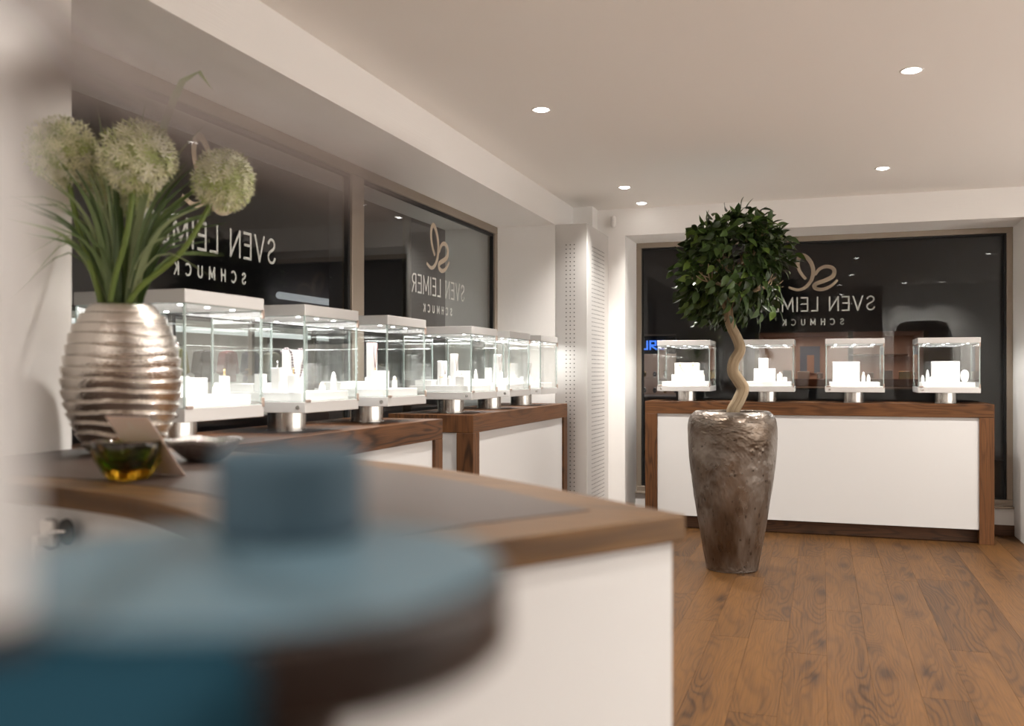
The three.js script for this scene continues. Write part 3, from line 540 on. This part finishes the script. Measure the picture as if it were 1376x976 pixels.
// on upright faces the grain follows the edge
function edgeGrain(g, along, across) {
  const p = g.attributes.position, n = g.attributes.normal, uv = g.attributes.uv;
  for (let i = 0; i < p.count; i++) { const l = Math.hypot(n.getX(i), n.getZ(i)); if (l > 0.6) uv.setXY(i, (p.getX(i) * n.getZ(i) - p.getZ(i) * n.getX(i)) / l / along, p.getY(i) / across); }
  return g;
}
function wallStrip(line, y0, y1, thick) { const back = offsetLine(line, thick).reverse(); return slabShape([...line, ...back], y0, y1); }
{
  const t = thing('curved_desk', 'curved white service desk with oak top and dark leather inlay', 'desk');
  part('desktop', edgeGrain(grainUV(slabShape([...oc, ...ic], DH - DT, DH, 0.002), 'x', 2.2, 0.6, 0.13, 0.4), 2.2, 0.6), M.desk, t).userData.label = 'oak desk top with dark edge';
  const io = offsetLine(oc, -0.092).filter(([x, z]) => x < -0.3), ii = offsetLine(ic, -0.095);
  const end0 = V(-0.182, 0, -1.312), e = V(-0.318, 0, 0.472).normalize(), nrm = V(-e.z, 0, e.x); // inward from the end edge
  const cut = (list) => list.filter(([x, z]) => (x - end0.x) * nrm.x * Math.sign(nrm.x * -1) * -1 >= -9 && -((x - end0.x) * e.z - (z - end0.z) * e.x) > 0.09);
  const inl = [...cut(io), ...cut(ii)];
  part('inlay', slabShape(inl, DH - 0.002, DH + 0.0012, 0), M.leather, t).userData.label = 'grey-brown leather writing inlay';
  const op = offsetLine(oc, -0.03).slice(1), ip = offsetLine(ic, -0.02);
  part('outer_panel', wallStrip(op, 0, DH - DT, -0.02), M.panel, t); part('inner_panel', wallStrip(ip, 0, DH - DT, -0.02), M.panel, t);
  const a = V(-0.182, 0, -1.312).addScaledVector(e, 0.014), b = V(-0.182, 0, -1.312).addScaledVector(e, 0.56), inw = V(-0.83, 0, -0.557);
  const A = a.clone().addScaledVector(inw, 0.012), B = b.clone().addScaledVector(inw, 0.012), A2 = a.clone().addScaledVector(inw, 0.034), B2 = b.clone().addScaledVector(inw, 0.034);
  part('end_panel', slabShape([[A.x, A.z], [B.x, B.z], [B2.x, B2.z], [A2.x, A2.z]], 0, DH - DT), M.panel, t);
}
{
  const s = thing('wall_socket', 'white power socket with a plug in the desk inner panel', 'socket', [-1.277, 0.918, -1.285], -0.2);
  part('back_ring', new THREE.CylinderGeometry(0.027, 0.027, 0.006, 32).rotateX(Math.PI / 2), new THREE.MeshStandardMaterial({ color: C(0.2, 0.18, 0.17), roughness: 0.5 }), s);
  part('plate', rbox(0.034, 0.042, 0.008, 0.003).translate(0, 0.002, 0.006), M.whitePlastic, s); part('plug', rbox(0.018, 0.016, 0.022, 0.004).translate(0.001, -0.008, 0.02), M.whitePlastic, s);
  part('cable', tube([V(0.001, -0.01, 0.03), V(0.002, -0.03, 0.034), V(0.004, -0.08, 0.02), V(0.003, -0.25, 0.012)], 0.0028, 20, 8), M.whitePlastic, s);
  const c = thing('cable_outlet', 'round black cable outlet beside the white socket', 'cable outlet', [-1.231, 0.926, -1.275], -0.22);
  part('cover', lathe([[0.0001, 0.004], [0.01, 0.004], [0.014, 0.002], [0.021, 0.004], [0.022, 0]], 32).rotateX(Math.PI / 2), M.blackPlastic, c);
  part('cable', tube([V(0, 0, 0.004), V(-0.015, 0.0, 0.014), V(-0.028, -0.002, 0.016)], 0.003, 12, 8), M.silver, c);
}

// ------------------------------------------------------------------ vase with flowers on the desk
const VP = [-1.634, DH + 0.0012, -1.868];
{
  const prof = []; const body = new THREE.SplineCurve([[0.074, 0], [0.1, 0.04], [0.124, 0.1], [0.136, 0.17], [0.132, 0.24], [0.115, 0.3], [0.092, 0.34], [0.072, 0.362]].map((p) => new THREE.Vector2(...p)));
  const N = 300, g0 = body.getPoints(N); prof.push([0.0001, 0.004], [0.068, 0.001]);
  for (const p of g0) prof.push([p.x, p.y]); prof.push([0.068, 0.366], [0.063, 0.364], [0.064, 0.34], [0.09, 0.3]);
  const g = lathe(prof, 160), p = g.attributes.position, uv = g.attributes.uv;
  for (let i = 0; i < p.count; i++) {
    const x = p.getX(i), y = p.getY(i), z = p.getZ(i), r = Math.hypot(x, z); if (r < 0.07 || y < 0.004 || y > 0.36) continue;
    const a = uv.getX(i), wob = 0.9 * (fbm(a * 6, y * 9 + 4, 6, 64, 2, 15) - 0.5), ph = y / 0.026 + wob, fr = ph - Math.floor(ph), saw = Math.pow(fr, 0.6) * (fr < 0.9 ? 1 : (1 - fr) * 10);
    const k = (r + 0.0095 * (saw - 0.5) + 0.004 * (fbm(a * 10, y * 16, 10, 64, 1, 22) - 0.5)) / r; p.setXYZ(i, x * k, y, z * k);
  }
  g.computeVertexNormals();
  solo('ribbed_vase', g, new THREE.MeshPhysicalMaterial({ color: C(0.68, 0.635, 0.585), metalness: 1, roughness: 0.21, bumpMap: tex(plaster, 6, 3), bumpScale: 0.0009 }), 'egg-shaped ribbed champagne silver vase holding white flowers', 'vase', undefined, VP);
}
const stemMat = new THREE.MeshPhysicalMaterial({ color: C(0.15, 0.22, 0.04), roughness: 0.5 });
const petalMats = [[0.8, 0.8, 0.55], [0.5, 0.58, 0.24], [0.86, 0.85, 0.7]].map((c) => new THREE.MeshStandardMaterial({ color: C(...c), roughness: 0.8, side: THREE.DoubleSide }));
function allium(label, head, r, foot, bend) {
  const t = thing('allium_flower', label, 'flower', VP, 0, 'white globe alliums in the vase'), h = V(...head).sub(V(...VP)), f = V(...foot);
  part('stem', taperTube([V(f.x * 0.6, 0.02, f.z * 0.6), V(f.x, 0.36, f.z), h.clone().lerp(V(f.x, 0.36, f.z), 0.5).add(V(...bend)), h], 0.0082, 0.0062, 30, 10), stemMat, t);
  const core = part('core', new THREE.IcosahedronGeometry(r * 0.56, 3).translate(h.x, h.y, h.z), petalMats[1], t);
  // florets: six-pointed stars standing on the globe
  const lists = [[], [], []], n = 330;
  for (let i = 0; i < n; i++) {
    const yy = 1 - 2 * (i + 0.5) / n, ph = i * 2.399963, d = V(Math.sqrt(1 - yy * yy) * Math.cos(ph), yy, Math.sqrt(1 - yy * yy) * Math.sin(ph)).add(V(rr(-0.1, 0.1), rr(-0.1, 0.1), rr(-0.1, 0.1))).normalize();
    const c = h.clone().addScaledVector(d, r * rr(0.8, 1.06)), u = V(0.3, 1, 0.2).cross(d).normalize(), w = d.clone().cross(u), sp = rr(0, 1), pos = [], R = r * rr(0.19, 0.27);
    for (let k = 0; k < 6; k++) {
      const a = sp + k * Math.PI / 3, dir = u.clone().multiplyScalar(Math.cos(a)).addScaledVector(w, Math.sin(a)), side = u.clone().multiplyScalar(-Math.sin(a)).addScaledVector(w, Math.cos(a)), tip = c.clone().addScaledVector(dir, R).addScaledVector(d, R * rr(0.2, 0.6)), mid = c.clone().addScaledVector(dir, R * 0.45).addScaledVector(d, R * 0.05);
      const m1 = mid.clone().addScaledVector(side, R * 0.13), m2 = mid.clone().addScaledVector(side, -R * 0.13);
      pos.push(...c.toArray(), ...m1.toArray(), ...m2.toArray(), ...m1.toArray(), ...tip.toArray(), ...m2.toArray());
    }
    // pedicel
    const b = c.clone().addScaledVector(d, -r * 0.4), s1 = c.clone().addScaledVector(u, R * 0.07), s2 = c.clone().addScaledVector(u, -R * 0.07); pos.push(...b.toArray(), ...s1.toArray(), ...s2.toArray());
    lists[rnd() < 0.55 ? 0 : rnd() < 0.5 ? 1 : 2].push(...pos);
  }
  lists.forEach((l, k) => { const g = new THREE.BufferGeometry(); g.setAttribute('position', new THREE.Float32BufferAttribute(l, 3)); g.computeVertexNormals(); tag(part('florets', g, petalMats[k], t), undefined, undefined, undefined, 'stuff'); });
}
allium('largest white globe allium standing upright in the middle of the vase', [-1.556, 1.712, -1.83], 0.084, [0.0, 0, 0.042], [0.01, 0, 0]);
allium('white globe allium leaning towards the wall pier', [-1.752, 1.735, -1.8], 0.08, [-0.03, 0, 0.038], [-0.01, 0, 0]);
allium('white globe allium leaning out towards the lettered window', [-1.405, 1.673, -1.956], 0.073, [0.038, 0, 0.026], [0.02, -0.02, 0]);
allium('smaller white globe allium tucked behind the one leaning to the pier', [-1.765, 1.688, -1.965], 0.056, [-0.035, 0, -0.02], [0, 0, 0]);
allium('smaller white globe allium tucked behind the largest one', [-1.662, 1.65, -1.925], 0.054, [-0.01, 0, -0.02], [0, 0, 0]);
{
  const t = thing('grass_spray', 'spray of long green artificial grass blades fanning from the vase', 'grass spray', VP);
  const mats = [[0.13, 0.2, 0.07], [0.2, 0.29, 0.11], [0.32, 0.4, 0.2], [0.09, 0.15, 0.055]].map((c) => new THREE.MeshPhysicalMaterial({ color: C(...c), roughness: 0.45, side: THREE.DoubleSide, transmission: 0.15, thickness: 0 }));
  function blade(foot, tip, droop, width, mat, hook) {
    const a = V(foot[0] * 0.5, 0.05, foot[1] * 0.5), b = V(foot[0], 0.365, foot[1]), c = V(...tip), ctrl = b.clone().lerp(c, 0.55).add(V(-(c.x - b.x) * 0.18, droop, -(c.z - b.z) * 0.18));
    const curve = new THREE.CatmullRomCurve3(hook ? [a, b, ctrl, c, c.clone().add(V(...hook))] : [a, b, ctrl, c]), N = 18, pos = [], idx = [], n = V();
    for (let i = 0; i <= N; i++) {
      const s = i / N, p = curve.getPointAt(s), tg = curve.getTangentAt(s); n.set(0.32, 0.0, 0.95).cross(tg).normalize();
      const from = hook ? 0.86 : 0.5, w = width * (s < from ? 1 : Math.max(0.03, 1 - Math.pow((s - from) / (1 - from), 1.4))) * 0.5, f = V(0.3, 0, 0.95).multiplyScalar(w * 0.5);
      pos.push(...p.clone().addScaledVector(n, w).add(f).toArray(), ...p.toArray(), ...p.clone().addScaledVector(n, -w).add(f).toArray());
    }
    for (let i = 0; i < N; i++) { const k = i * 3; for (const j of [0, 1]) idx.push(k + j, k + j + 1, k + j + 3, k + j + 1, k + j + 4, k + j + 3); }
    const g = new THREE.BufferGeometry(); g.setAttribute('position', new THREE.Float32BufferAttribute(pos, 3)); g.setIndex(idx); g.computeVertexNormals(); part('grass_blade', g, mat, t);
  }
  for (let i = 0; i < 84; i++) {
    const a = rr(-1, 1), sp = Math.sign(a) * Math.pow(Math.abs(a), 0.9), q = rr(-0.8, 0.4), hgt = rr(0.55, 0.84) * (1 - 0.16 * Math.abs(sp));
    // fan across (0.95,-0.32) in plan
    const ex = sp < 0 ? sp * 0.16 : sp * 0.23; blade([sp * 0.045, q * 0.03], [ex + q * 0.02, hgt, (sp < 0 ? -sp * 0.2 : -sp * 0.1) + q * 0.12], 0.03 + 0.02 * Math.abs(sp), rr(0.009, 0.019), mats[Math.floor(rnd() * 4)]);
  }
  // drooping outer blades towards the wall pier, tall tips above the heads, and a hooked one
  for (let i = 0; i < 6; i++) blade([-0.045, 0.01], [rr(-0.19, -0.12), rr(0.36, 0.62), rr(0.1, 0.26)], rr(0.1, 0.16), rr(0.004, 0.007), mats[i % 4]);
  blade([0.02, 0], [0.165, 0.945, -0.06], 0.03, 0.02, mats[2], [0.045, -0.05, -0.012]);
  blade([0.03, 0], [0.24, 0.86, -0.08], 0.05, 0.006, mats[2]); blade([0.0, 0], [0.075, 0.97, -0.03], 0.03, 0.006, mats[1]); blade([0.03, 0.01], [0.26, 0.42, -0.02], 0.09, 0.007, mats[2]); blade([-0.01, 0.01], [-0.06, 0.86, 0.02], 0.03, 0.011, mats[1]);
}

// ------------------------------------------------------------------ small things on the desk
{
  // glass bowl, solid and faceted: amber outside, green within
  const seg = 64, P = [], mk = (prof, lobes) => { const g = lathe(prof, seg), p = g.attributes.position; for (let i = 0; i < p.count; i++) { const x = p.getX(i), y = p.getY(i), z = p.getZ(i), a = Math.atan2(z, x), r = Math.hypot(x, z), k = lobes * Math.sin(Math.PI * cl(y / 0.062)); const c = 1 - k * Math.pow(Math.abs(Math.sin(a * 3.5)), 1.6); p.setXYZ(i, x * c, y, z * c); } g.computeVertexNormals(); return g; };
  const t = thing('glass_bowl', 'small thick faceted bowl of green and amber glass', 'glass bowl', [-1.224, DH + 0.0015, -1.414]); t.scale.setScalar(1.12);
  const amber = new THREE.MeshPhysicalMaterial({ color: C(1, 1, 1), roughness: 0.02, transmission: 1, thickness: 0.02, ior: 1.5, attenuationColor: C(0.95, 0.78, 0.3), attenuationDistance: 0.03 });
  const green = new THREE.MeshPhysicalMaterial({ color: C(1, 1, 1), roughness: 0.02, transmission: 1, thickness: 0.02, ior: 1.5, attenuationColor: C(0.36, 0.74, 0.14), attenuationDistance: 0.008 });
  part('outer_glass', mk([[0.0001, 0], [0.03, 0], [0.04, 0.008], [0.054, 0.03], [0.06, 0.05], [0.058, 0.062], [0.0525, 0.064], [0.05, 0.058], [0.044, 0.04], [0.03, 0.022], [0.0001, 0.018]], 0.22), amber, t);
  part('inner_glass', mk([[0.0001, 0.0184], [0.03, 0.0225], [0.044, 0.0405], [0.0497, 0.058], [0.047, 0.06], [0.041, 0.042], [0.026, 0.028], [0.0001, 0.025]], 0.02), green, t);
}
{
  const BR = V(-1.1513, DH + 0.002, -1.4848), right = V(0.9486, 0, -0.3165), fwd = V(-0.3165, 0, -0.9486);
  const e = right.clone().multiplyScalar(-0.1).addScaledVector(fwd, 0.05), w = right.clone().multiplyScalar(-0.04).add(V(0, 0.115, 0)).addScaledVector(fwd, -0.08);
  const nn = e.clone().cross(w).normalize().multiplyScalar(0.0008), q = [BR, BR.clone().add(e), BR.clone().add(e).add(w), BR.clone().add(w)], ctr = q[0].clone().add(q[2]).multiplyScalar(0.5);
  const cardGeo = new THREE.BoxGeometry(e.length(), w.length(), 0.0008), bx = e.clone().normalize().negate(), by = w.clone().normalize(), bz = bx.clone().cross(by);
  const cv = document.createElement('canvas'); cv.width = 512; cv.height = 512; const cx = cv.getContext('2d'); cx.fillStyle = '#ffe6d8'; cx.fillRect(0, 0, 512, 512);
  cx.strokeStyle = '#fff6ee'; cx.lineWidth = 6; cx.beginPath(); cx.moveTo(240, 40); cx.lineTo(205, 95); cx.lineTo(262, 95); cx.closePath(); cx.stroke(); cx.fillStyle = '#fff1e6'; cx.fillRect(120, 118, 220, 5);
  const ct = new THREE.CanvasTexture(cv); ct.colorSpace = THREE.SRGBColorSpace;
  const m = solo('greeting_card', cardGeo, new THREE.MeshPhysicalMaterial({ map: ct, roughness: 0.4, clearcoat: 0.3 }), 'small beige card with faint emblem leaning on the glass bowl', 'card');
  m.quaternion.setFromRotationMatrix(new THREE.Matrix4().makeBasis(bx, by, bz)); m.position.copy(ctr);
}
{
  const prof = [[0.0001, 0.001], [0.04, 0], [0.055, 0.008], [0.075, 0.025], [0.092, 0.042], [0.102, 0.05], [0.1, 0.052], [0.09, 0.044], [0.073, 0.029], [0.053, 0.013], [0.038, 0.005], [0.0001, 0.005]];
  const g = lathe(prof, 96), p = g.attributes.position, uv = g.attributes.uv; for (let i = 0; i < p.count; i++) { const x = p.getX(i), z = p.getZ(i), y = p.getY(i), k = cl((Math.hypot(x, z) - 0.05) / 0.05); p.setY(i, y + k * 0.0022 * Math.sin(uv.getX(i) * Math.PI * 10)); }
  g.computeVertexNormals();
  solo('silver_dish', g, new THREE.MeshPhysicalMaterial({ color: C(0.58, 0.55, 0.53), metalness: 1, roughness: 0.22, bumpMap: tex(plaster, 3, 3), bumpScale: 0.002 }), 'shallow wavy-rimmed silver dish on the desk behind the card', 'dish', undefined, [-1.317, DH + 0.0013, -1.762]).scale.set(0.85, 0.95, 0.85);
}

// ------------------------------------------------------------------ out-of-focus things close to the lens
const blueMat = new THREE.MeshPhysicalMaterial({ color: C(0.035, 0.07, 0.095), roughness: 0.7 }), plinthMat = new THREE.MeshPhysicalMaterial({ color: C(0.011, 0.034, 0.05), roughness: 1, specularIntensity: 0 });
const blueTop = new THREE.MeshPhysicalMaterial({ color: C(0.075, 0.125, 0.155), roughness: 0.4 });
const darkRim = new THREE.MeshPhysicalMaterial({ color: C(0.022, 0.013, 0.01), roughness: 0.35 });
const near = (d, u, y) => [-0.3165 * d + 0.9486 * u, y, -0.9486 * d - 0.3165 * u];
{
  const c = near(0.24, -0.0688, 0), t = thing('round_display_stand', 'round display stand with blue top and dark rim, close and blurred', 'display stand', c);
  part('foot', lathe([[0.0001, 0], [0.05, 0], [0.05, 0.012], [0.026, 0.02], [0.0001, 0.02]], 40), darkRim, t);
  part('stem', new THREE.CylinderGeometry(0.024, 0.024, 1.115, 32).translate(0, 0.5735, 0), darkRim, t);
  part('rim', lathe([[0.0001, 1.1296], [0.0656, 1.1296], [0.068, 1.132], [0.068, 1.1472], [0.0665, 1.149], [0.0001, 1.149]], 64), darkRim, t);
  part('top_pad', lathe([[0.0001, 1.149], [0.0657, 1.149], [0.0648, 1.1512], [0.0001, 1.1516]], 64), blueTop, t).userData.label = 'blue-grey top pad';
}
solo('ring_box', lathe([[0.0001, 0], [0.0208, 0], [0.0216, 0.0016], [0.0216, 0.016], [0.0212, 0.0164], [0.0216, 0.0168], [0.0216, 0.024], [0.02, 0.0264], [0.0001, 0.0264]], 48), blueMat, 'round dark blue jewellery box standing on the blurred round stand', 'jewellery box', undefined, near(0.276, -0.0656, 1.1516));
{
  const t = thing('blue_plinth', 'blue fabric-covered display plinth, close and blurred', 'plinth', near(0.132, -0.1024, 0), 18.45 * Math.PI / 180);
  part('cover', rbox(0.12, 1.156, 0.06, 0.007, 3).translate(0, 0.578, 0), plinthMat, t); part('foot_plate', rbox(0.122, 0.008, 0.062, 0.002).translate(0, 0.004, 0), darkRim, t);
}
{
  const pale = new THREE.MeshPhysicalMaterial({ color: C(0.66, 0.63, 0.61), roughness: 0.5 }), tan = new THREE.MeshPhysicalMaterial({ color: C(0.12, 0.09, 0.076), roughness: 0.5 });
  const t = thing('jewellery_arm_stand', 'pale post with sloping tan arm, close and blurred, on the blue plinth', 'jewellery stand'), P = (d, u, y) => V(...near(d, u, y));
  part('foot', new THREE.CylinderGeometry(0.0084, 0.0088, 0.005, 32).translate(...near(0.148, -0.0848, 1.1586)), darkRim, t);
  part('post', tube([P(0.148, -0.0848, 1.157), P(0.148, -0.0848, 1.2), P(0.148, -0.084, 1.248), P(0.148, -0.084, 1.296)], 0.0072, 40, 14), pale, t);
  part('arm', taperTube([P(0.148, -0.08, 1.26), P(0.144, -0.068, 1.2496), P(0.132, -0.048, 1.2368), P(0.12, -0.0256, 1.2268), P(0.116, -0.0144, 1.222)], 0.006, 0.0034, 40, 14), tan, t);
  part('knob', new THREE.SphereGeometry(0.0096, 24, 16).scale(1, 0.8, 1).translate(...near(0.148, -0.0752, 1.2496)), pale, t);
}

// ------------------------------------------------------------------ the street outside
{
  const asphalt = new THREE.MeshStandardMaterial({ color: C(0.03, 0.03, 0.032), roughness: 0.6 });
  struct('street', box(-26, -0.16, -26, 12, -0.12, 8), asphalt, 'dark paved street outside the windows').userData.category = 'street';
  const facade = new THREE.MeshStandardMaterial({ color: C(0.32, 0.28, 0.28), roughness: 0.9 }), warmRoom = new THREE.MeshStandardMaterial({ color: C(0.62, 0.45, 0.37), roughness: 0.9 }), whiteRoom = new THREE.MeshStandardMaterial({ color: C(0.75, 0.73, 0.68), roughness: 0.9 });
  // fashion shop across the street, seen through the long window
  const SZ = -14, SX = -9.4, b = thing('fashion_shop', 'lit clothes shop across the dark street, seen through the long window', 'shop', [SX, -0.12, SZ], Math.PI / 2);
  const S = 4.2; // half length along local x
  part('wall', merge([box(-S - 3, 2.2, -3, S + 4, 7, 0), box(-S - 3, 0, -3, -S, 2.2, 0), box(S, 0, -3, S + 4, 2.2, 0), box(-S, 0, -0.2, S, 0.55, 0)]), facade, b);
  part('shop_room', merge([box(-S, 0.5, -2.6, S, 2.2, -2.5), box(-S, 0.5, -2.5, S, 0.55, -0.2), box(-S, 2.15, -2.5, S, 2.2, -0.2)]), whiteRoom, b);
  part('pane', box(-S, 0.55, -0.06, S, 2.2, -0.05), M.glass, b);
  part('strip_light', new THREE.CylinderGeometry(0.05, 0.05, 7.6, 16).rotateZ(Math.PI / 2).translate(0, 2.02, -0.5), new THREE.MeshStandardMaterial({ color: C(1, 1, 1), emissive: C(1, 0.98, 0.94), emissiveIntensity: 0.8 }), b);
  part('fascia_lamp', new THREE.CapsuleGeometry(0.065, 5.8, 8, 20).rotateZ(Math.PI / 2).translate(3.35, 2.69, 0.2), new THREE.MeshStandardMaterial({ color: C(0.8, 0.8, 0.8), emissive: C(0.9, 0.92, 0.95), emissiveIntensity: 0.28 }), b);
  for (const x of [-3, -1, 1, 3]) { const l = new THREE.RectAreaLight(C(1, 0.95, 0.88), 6, 1.6, 0.3); l.position.set(x, 2.12, -1.2); l.rotation.x = -Math.PI / 2; l.name = 'shop_lamp'; b.add(l); }
  for (const x of [-S / 2, S / 2, 0]) part('shop_post', box(x - 0.04, 0.55, -0.12, x + 0.04, 2.2, -0.04), M.bronze, b);
  const cloth = [[0.5, 0.42, 0.06], [0.05, 0.06, 0.05], [0.3, 0.2, 0.1], [0.04, 0.05, 0.04], [0.45, 0.4, 0.12], [0.12, 0.1, 0.09], [0.3, 0.05, 0.05], [0.06, 0.07, 0.12], [0.5, 0.46, 0.38], [0.2, 0.22, 0.2]];
  const jacket = (() => { const s = new THREE.Shape(); s.moveTo(-0.17, -0.62); s.lineTo(0.17, -0.62); s.lineTo(0.16, -0.1); s.lineTo(0.24, -0.45); s.lineTo(0.29, -0.42); s.lineTo(0.2, -0.02); s.lineTo(0.06, 0.03); s.lineTo(-0.06, 0.03); s.lineTo(-0.2, -0.02); s.lineTo(-0.29, -0.42); s.lineTo(-0.24, -0.45); s.lineTo(-0.16, -0.1); s.closePath(); return new THREE.ExtrudeGeometry(s, { depth: 0.14, bevelEnabled: true, bevelSize: 0.02, bevelThickness: 0.03, bevelSegments: 2 }).translate(0, 0, -0.07); })();
  const jackets = [];
  part('clothes_rail', new THREE.CylinderGeometry(0.012, 0.012, 2 * S - 0.1, 10).rotateZ(Math.PI / 2).translate(0, 1.79, -1.3), M.silver, b);
  ['mustard', 'black', 'brown', 'dark green', 'olive', 'charcoal', 'red', 'navy', 'cream', 'grey'].forEach((name, i) => {
    const k = thing('hanging_jacket', `${name} jacket hung in the clothes shop across the street`, 'jacket', [SX - 1.3, 1.56, SZ + 3.4 - i * 0.74], Math.PI / 2, 'jackets in the clothes shop');
    part('garment', jacket, new THREE.MeshStandardMaterial({ color: C(...cloth[i]), roughness: 0.9 }), k).scale.setScalar(0.85);
    part('hanger', merge([new THREE.TorusGeometry(0.03, 0.004, 6, 16, Math.PI * 1.5).translate(0, 0.085, 0), new THREE.CylinderGeometry(0.005, 0.005, 0.36, 8).rotateZ(Math.PI / 2).translate(0, 0.03, 0)]), M.silver, k);
  });
  // shops facing the end window
  const e = thing('street_shop', 'warmly lit shopfront across the street behind the end window', 'shop', [0, -0.12, -15.5], 0);
  part('wall', merge([box(-8.8, 1.95, -3, 7, 7, 0), box(-8.8, 0, -3, -3.2, 1.95, 0), box(-2.3, 0, -3, -1.0, 1.95, 0), box(1.5, 0, -3, 7, 1.95, 0), box(-1.0, 0, -3, 1.5, 1.05, 0), box(-3.2, 0, -3, -2.3, 0.9, 0)]), facade, e);
  part('shop_room', merge([box(-1.0, 1.05, -2.1, 1.5, 1.95, -2.0), box(-1.0, 1.05, -2, 1.5, 1.07, -0.05), box(-3.2, 0.9, -2.1, -2.3, 1.95, -2.0)]), warmRoom, e);
  for (const [x, w, c, p] of [[-0.3, 1.0, C(1, 0.68, 0.5), 2.4], [0.95, 0.8, C(1, 0.68, 0.5), 1.6], [-2.75, 0.6, C(1, 0.95, 0.9), 3]]) { const l = new THREE.RectAreaLight(c, p, w, 0.5); l.position.set(x, 1.93, -1.3); l.rotation.x = -Math.PI / 2; l.name = 'shop_lamp'; e.add(l); }
  for (const x of [-1.0, 0.42, 1.5]) part('shop_post', box(x - 0.035, 1.05, -0.1, x + 0.035, 1.95, 0.02), M.bronze, e);
  part('counter', box(-1.0, 1.07, -1.6, 1.5, 1.2, -1.0), new THREE.MeshStandardMaterial({ color: C(0.25, 0.14, 0.09), roughness: 0.6 }), e);
  part('poster', box(-0.38, 1.3, -1.99, -0.04, 1.78, -1.96), new THREE.MeshStandardMaterial({ color: C(0.16, 0.22, 0.34), roughness: 0.5 }), e);
  part('poster', box(-0.26, 1.3, -1.96, -0.14, 1.62, -1.94), new THREE.MeshStandardMaterial({ color: C(0.5, 0.3, 0.22), roughness: 0.6 }), e);
  for (let i = 0; i < 10; i++) part('goods', new THREE.SphereGeometry(0.035, 10, 8).scale(1, 1.4, 1).translate(-3.12 + (i % 5) * 0.18, 1.0 + 0.28 * Math.floor(i / 5), -0.6), i % 3 ? M.silver : M.gold, e);
  for (let i = 0; i < 9; i++) part('goods', rbox(0.1 + 0.05 * (i % 3), 0.1 + 0.04 * ((i * 2) % 3), 0.1, 0.01).translate(-0.85 + i * 0.27, 1.26, -1.3), [M.gold, M.darkwood, M.whitePlastic, M.chain][i % 4], e);
  part('wall_shelf', box(0.5, 1.6, -2.0, 1.4, 1.63, -1.8), M.darkwood, e);
  part('goods_shelf', merge([box(-3.18, 0.92, -0.75, -2.32, 0.95, -0.45), box(-3.18, 1.2, -0.75, -2.32, 1.23, -0.45)]), M.casePane, e);
  part('sign_board', rboxAt(-3.3, 1.62, 0.0, -2.3, 1.92, 0.06, 0.01), M.blackPlastic, e);
  const neon = new THREE.MeshStandardMaterial({ color: C(0.05, 0.1, 0.4), emissive: C(0.08, 0.25, 1), emissiveIntensity: 0.9 });
  part('neon_sign', strokeGeo([[[0, 0.13], [0, 0], [0.09, 0], [0.09, 0.13]], [[0.14, 0], [0.14, 0.13], [0.23, 0.13], [0.23, 0.065], [0.14, 0.065], [0.24, 0]], [[0.37, 0.13], [0.28, 0.13], [0.28, 0], [0.37, 0]], [[0.28, 0.065], [0.35, 0.065]]], 0.025, 0.02).translate(-2.86, 1.7, 0.075), neon, e);
  // unseen street lamp, placed to light the facades
  const sl = thing('unseen_street_lamp', 'unseen street lamp in the dark street, placed to light the facades', 'street lamp', [-5.2, -0.12, -11.2]);
  part('pole', new THREE.CylinderGeometry(0.05, 0.07, 4.6, 16).translate(0, 2.3, 0), M.bronze, sl); part('lamp_head', new THREE.CylinderGeometry(0.2, 0.26, 0.12, 20).translate(0, 4.64, 0), M.bronze, sl);
  part('lamp_glass', new THREE.CylinderGeometry(0.2, 0.18, 0.06, 20).translate(0, 4.55, 0), new THREE.MeshStandardMaterial({ color: C(1, 1, 1), emissive: C(1, 0.85, 0.75), emissiveIntensity: 3 }), sl);
  const pl = new THREE.PointLight(C(1, 0.86, 0.82), 22); pl.position.set(0, 4.45, 0); pl.castShadow = true; pl.name = 'unseen_street_lamp_bulb'; sl.add(pl);
}
renderer.render(scene, camera);
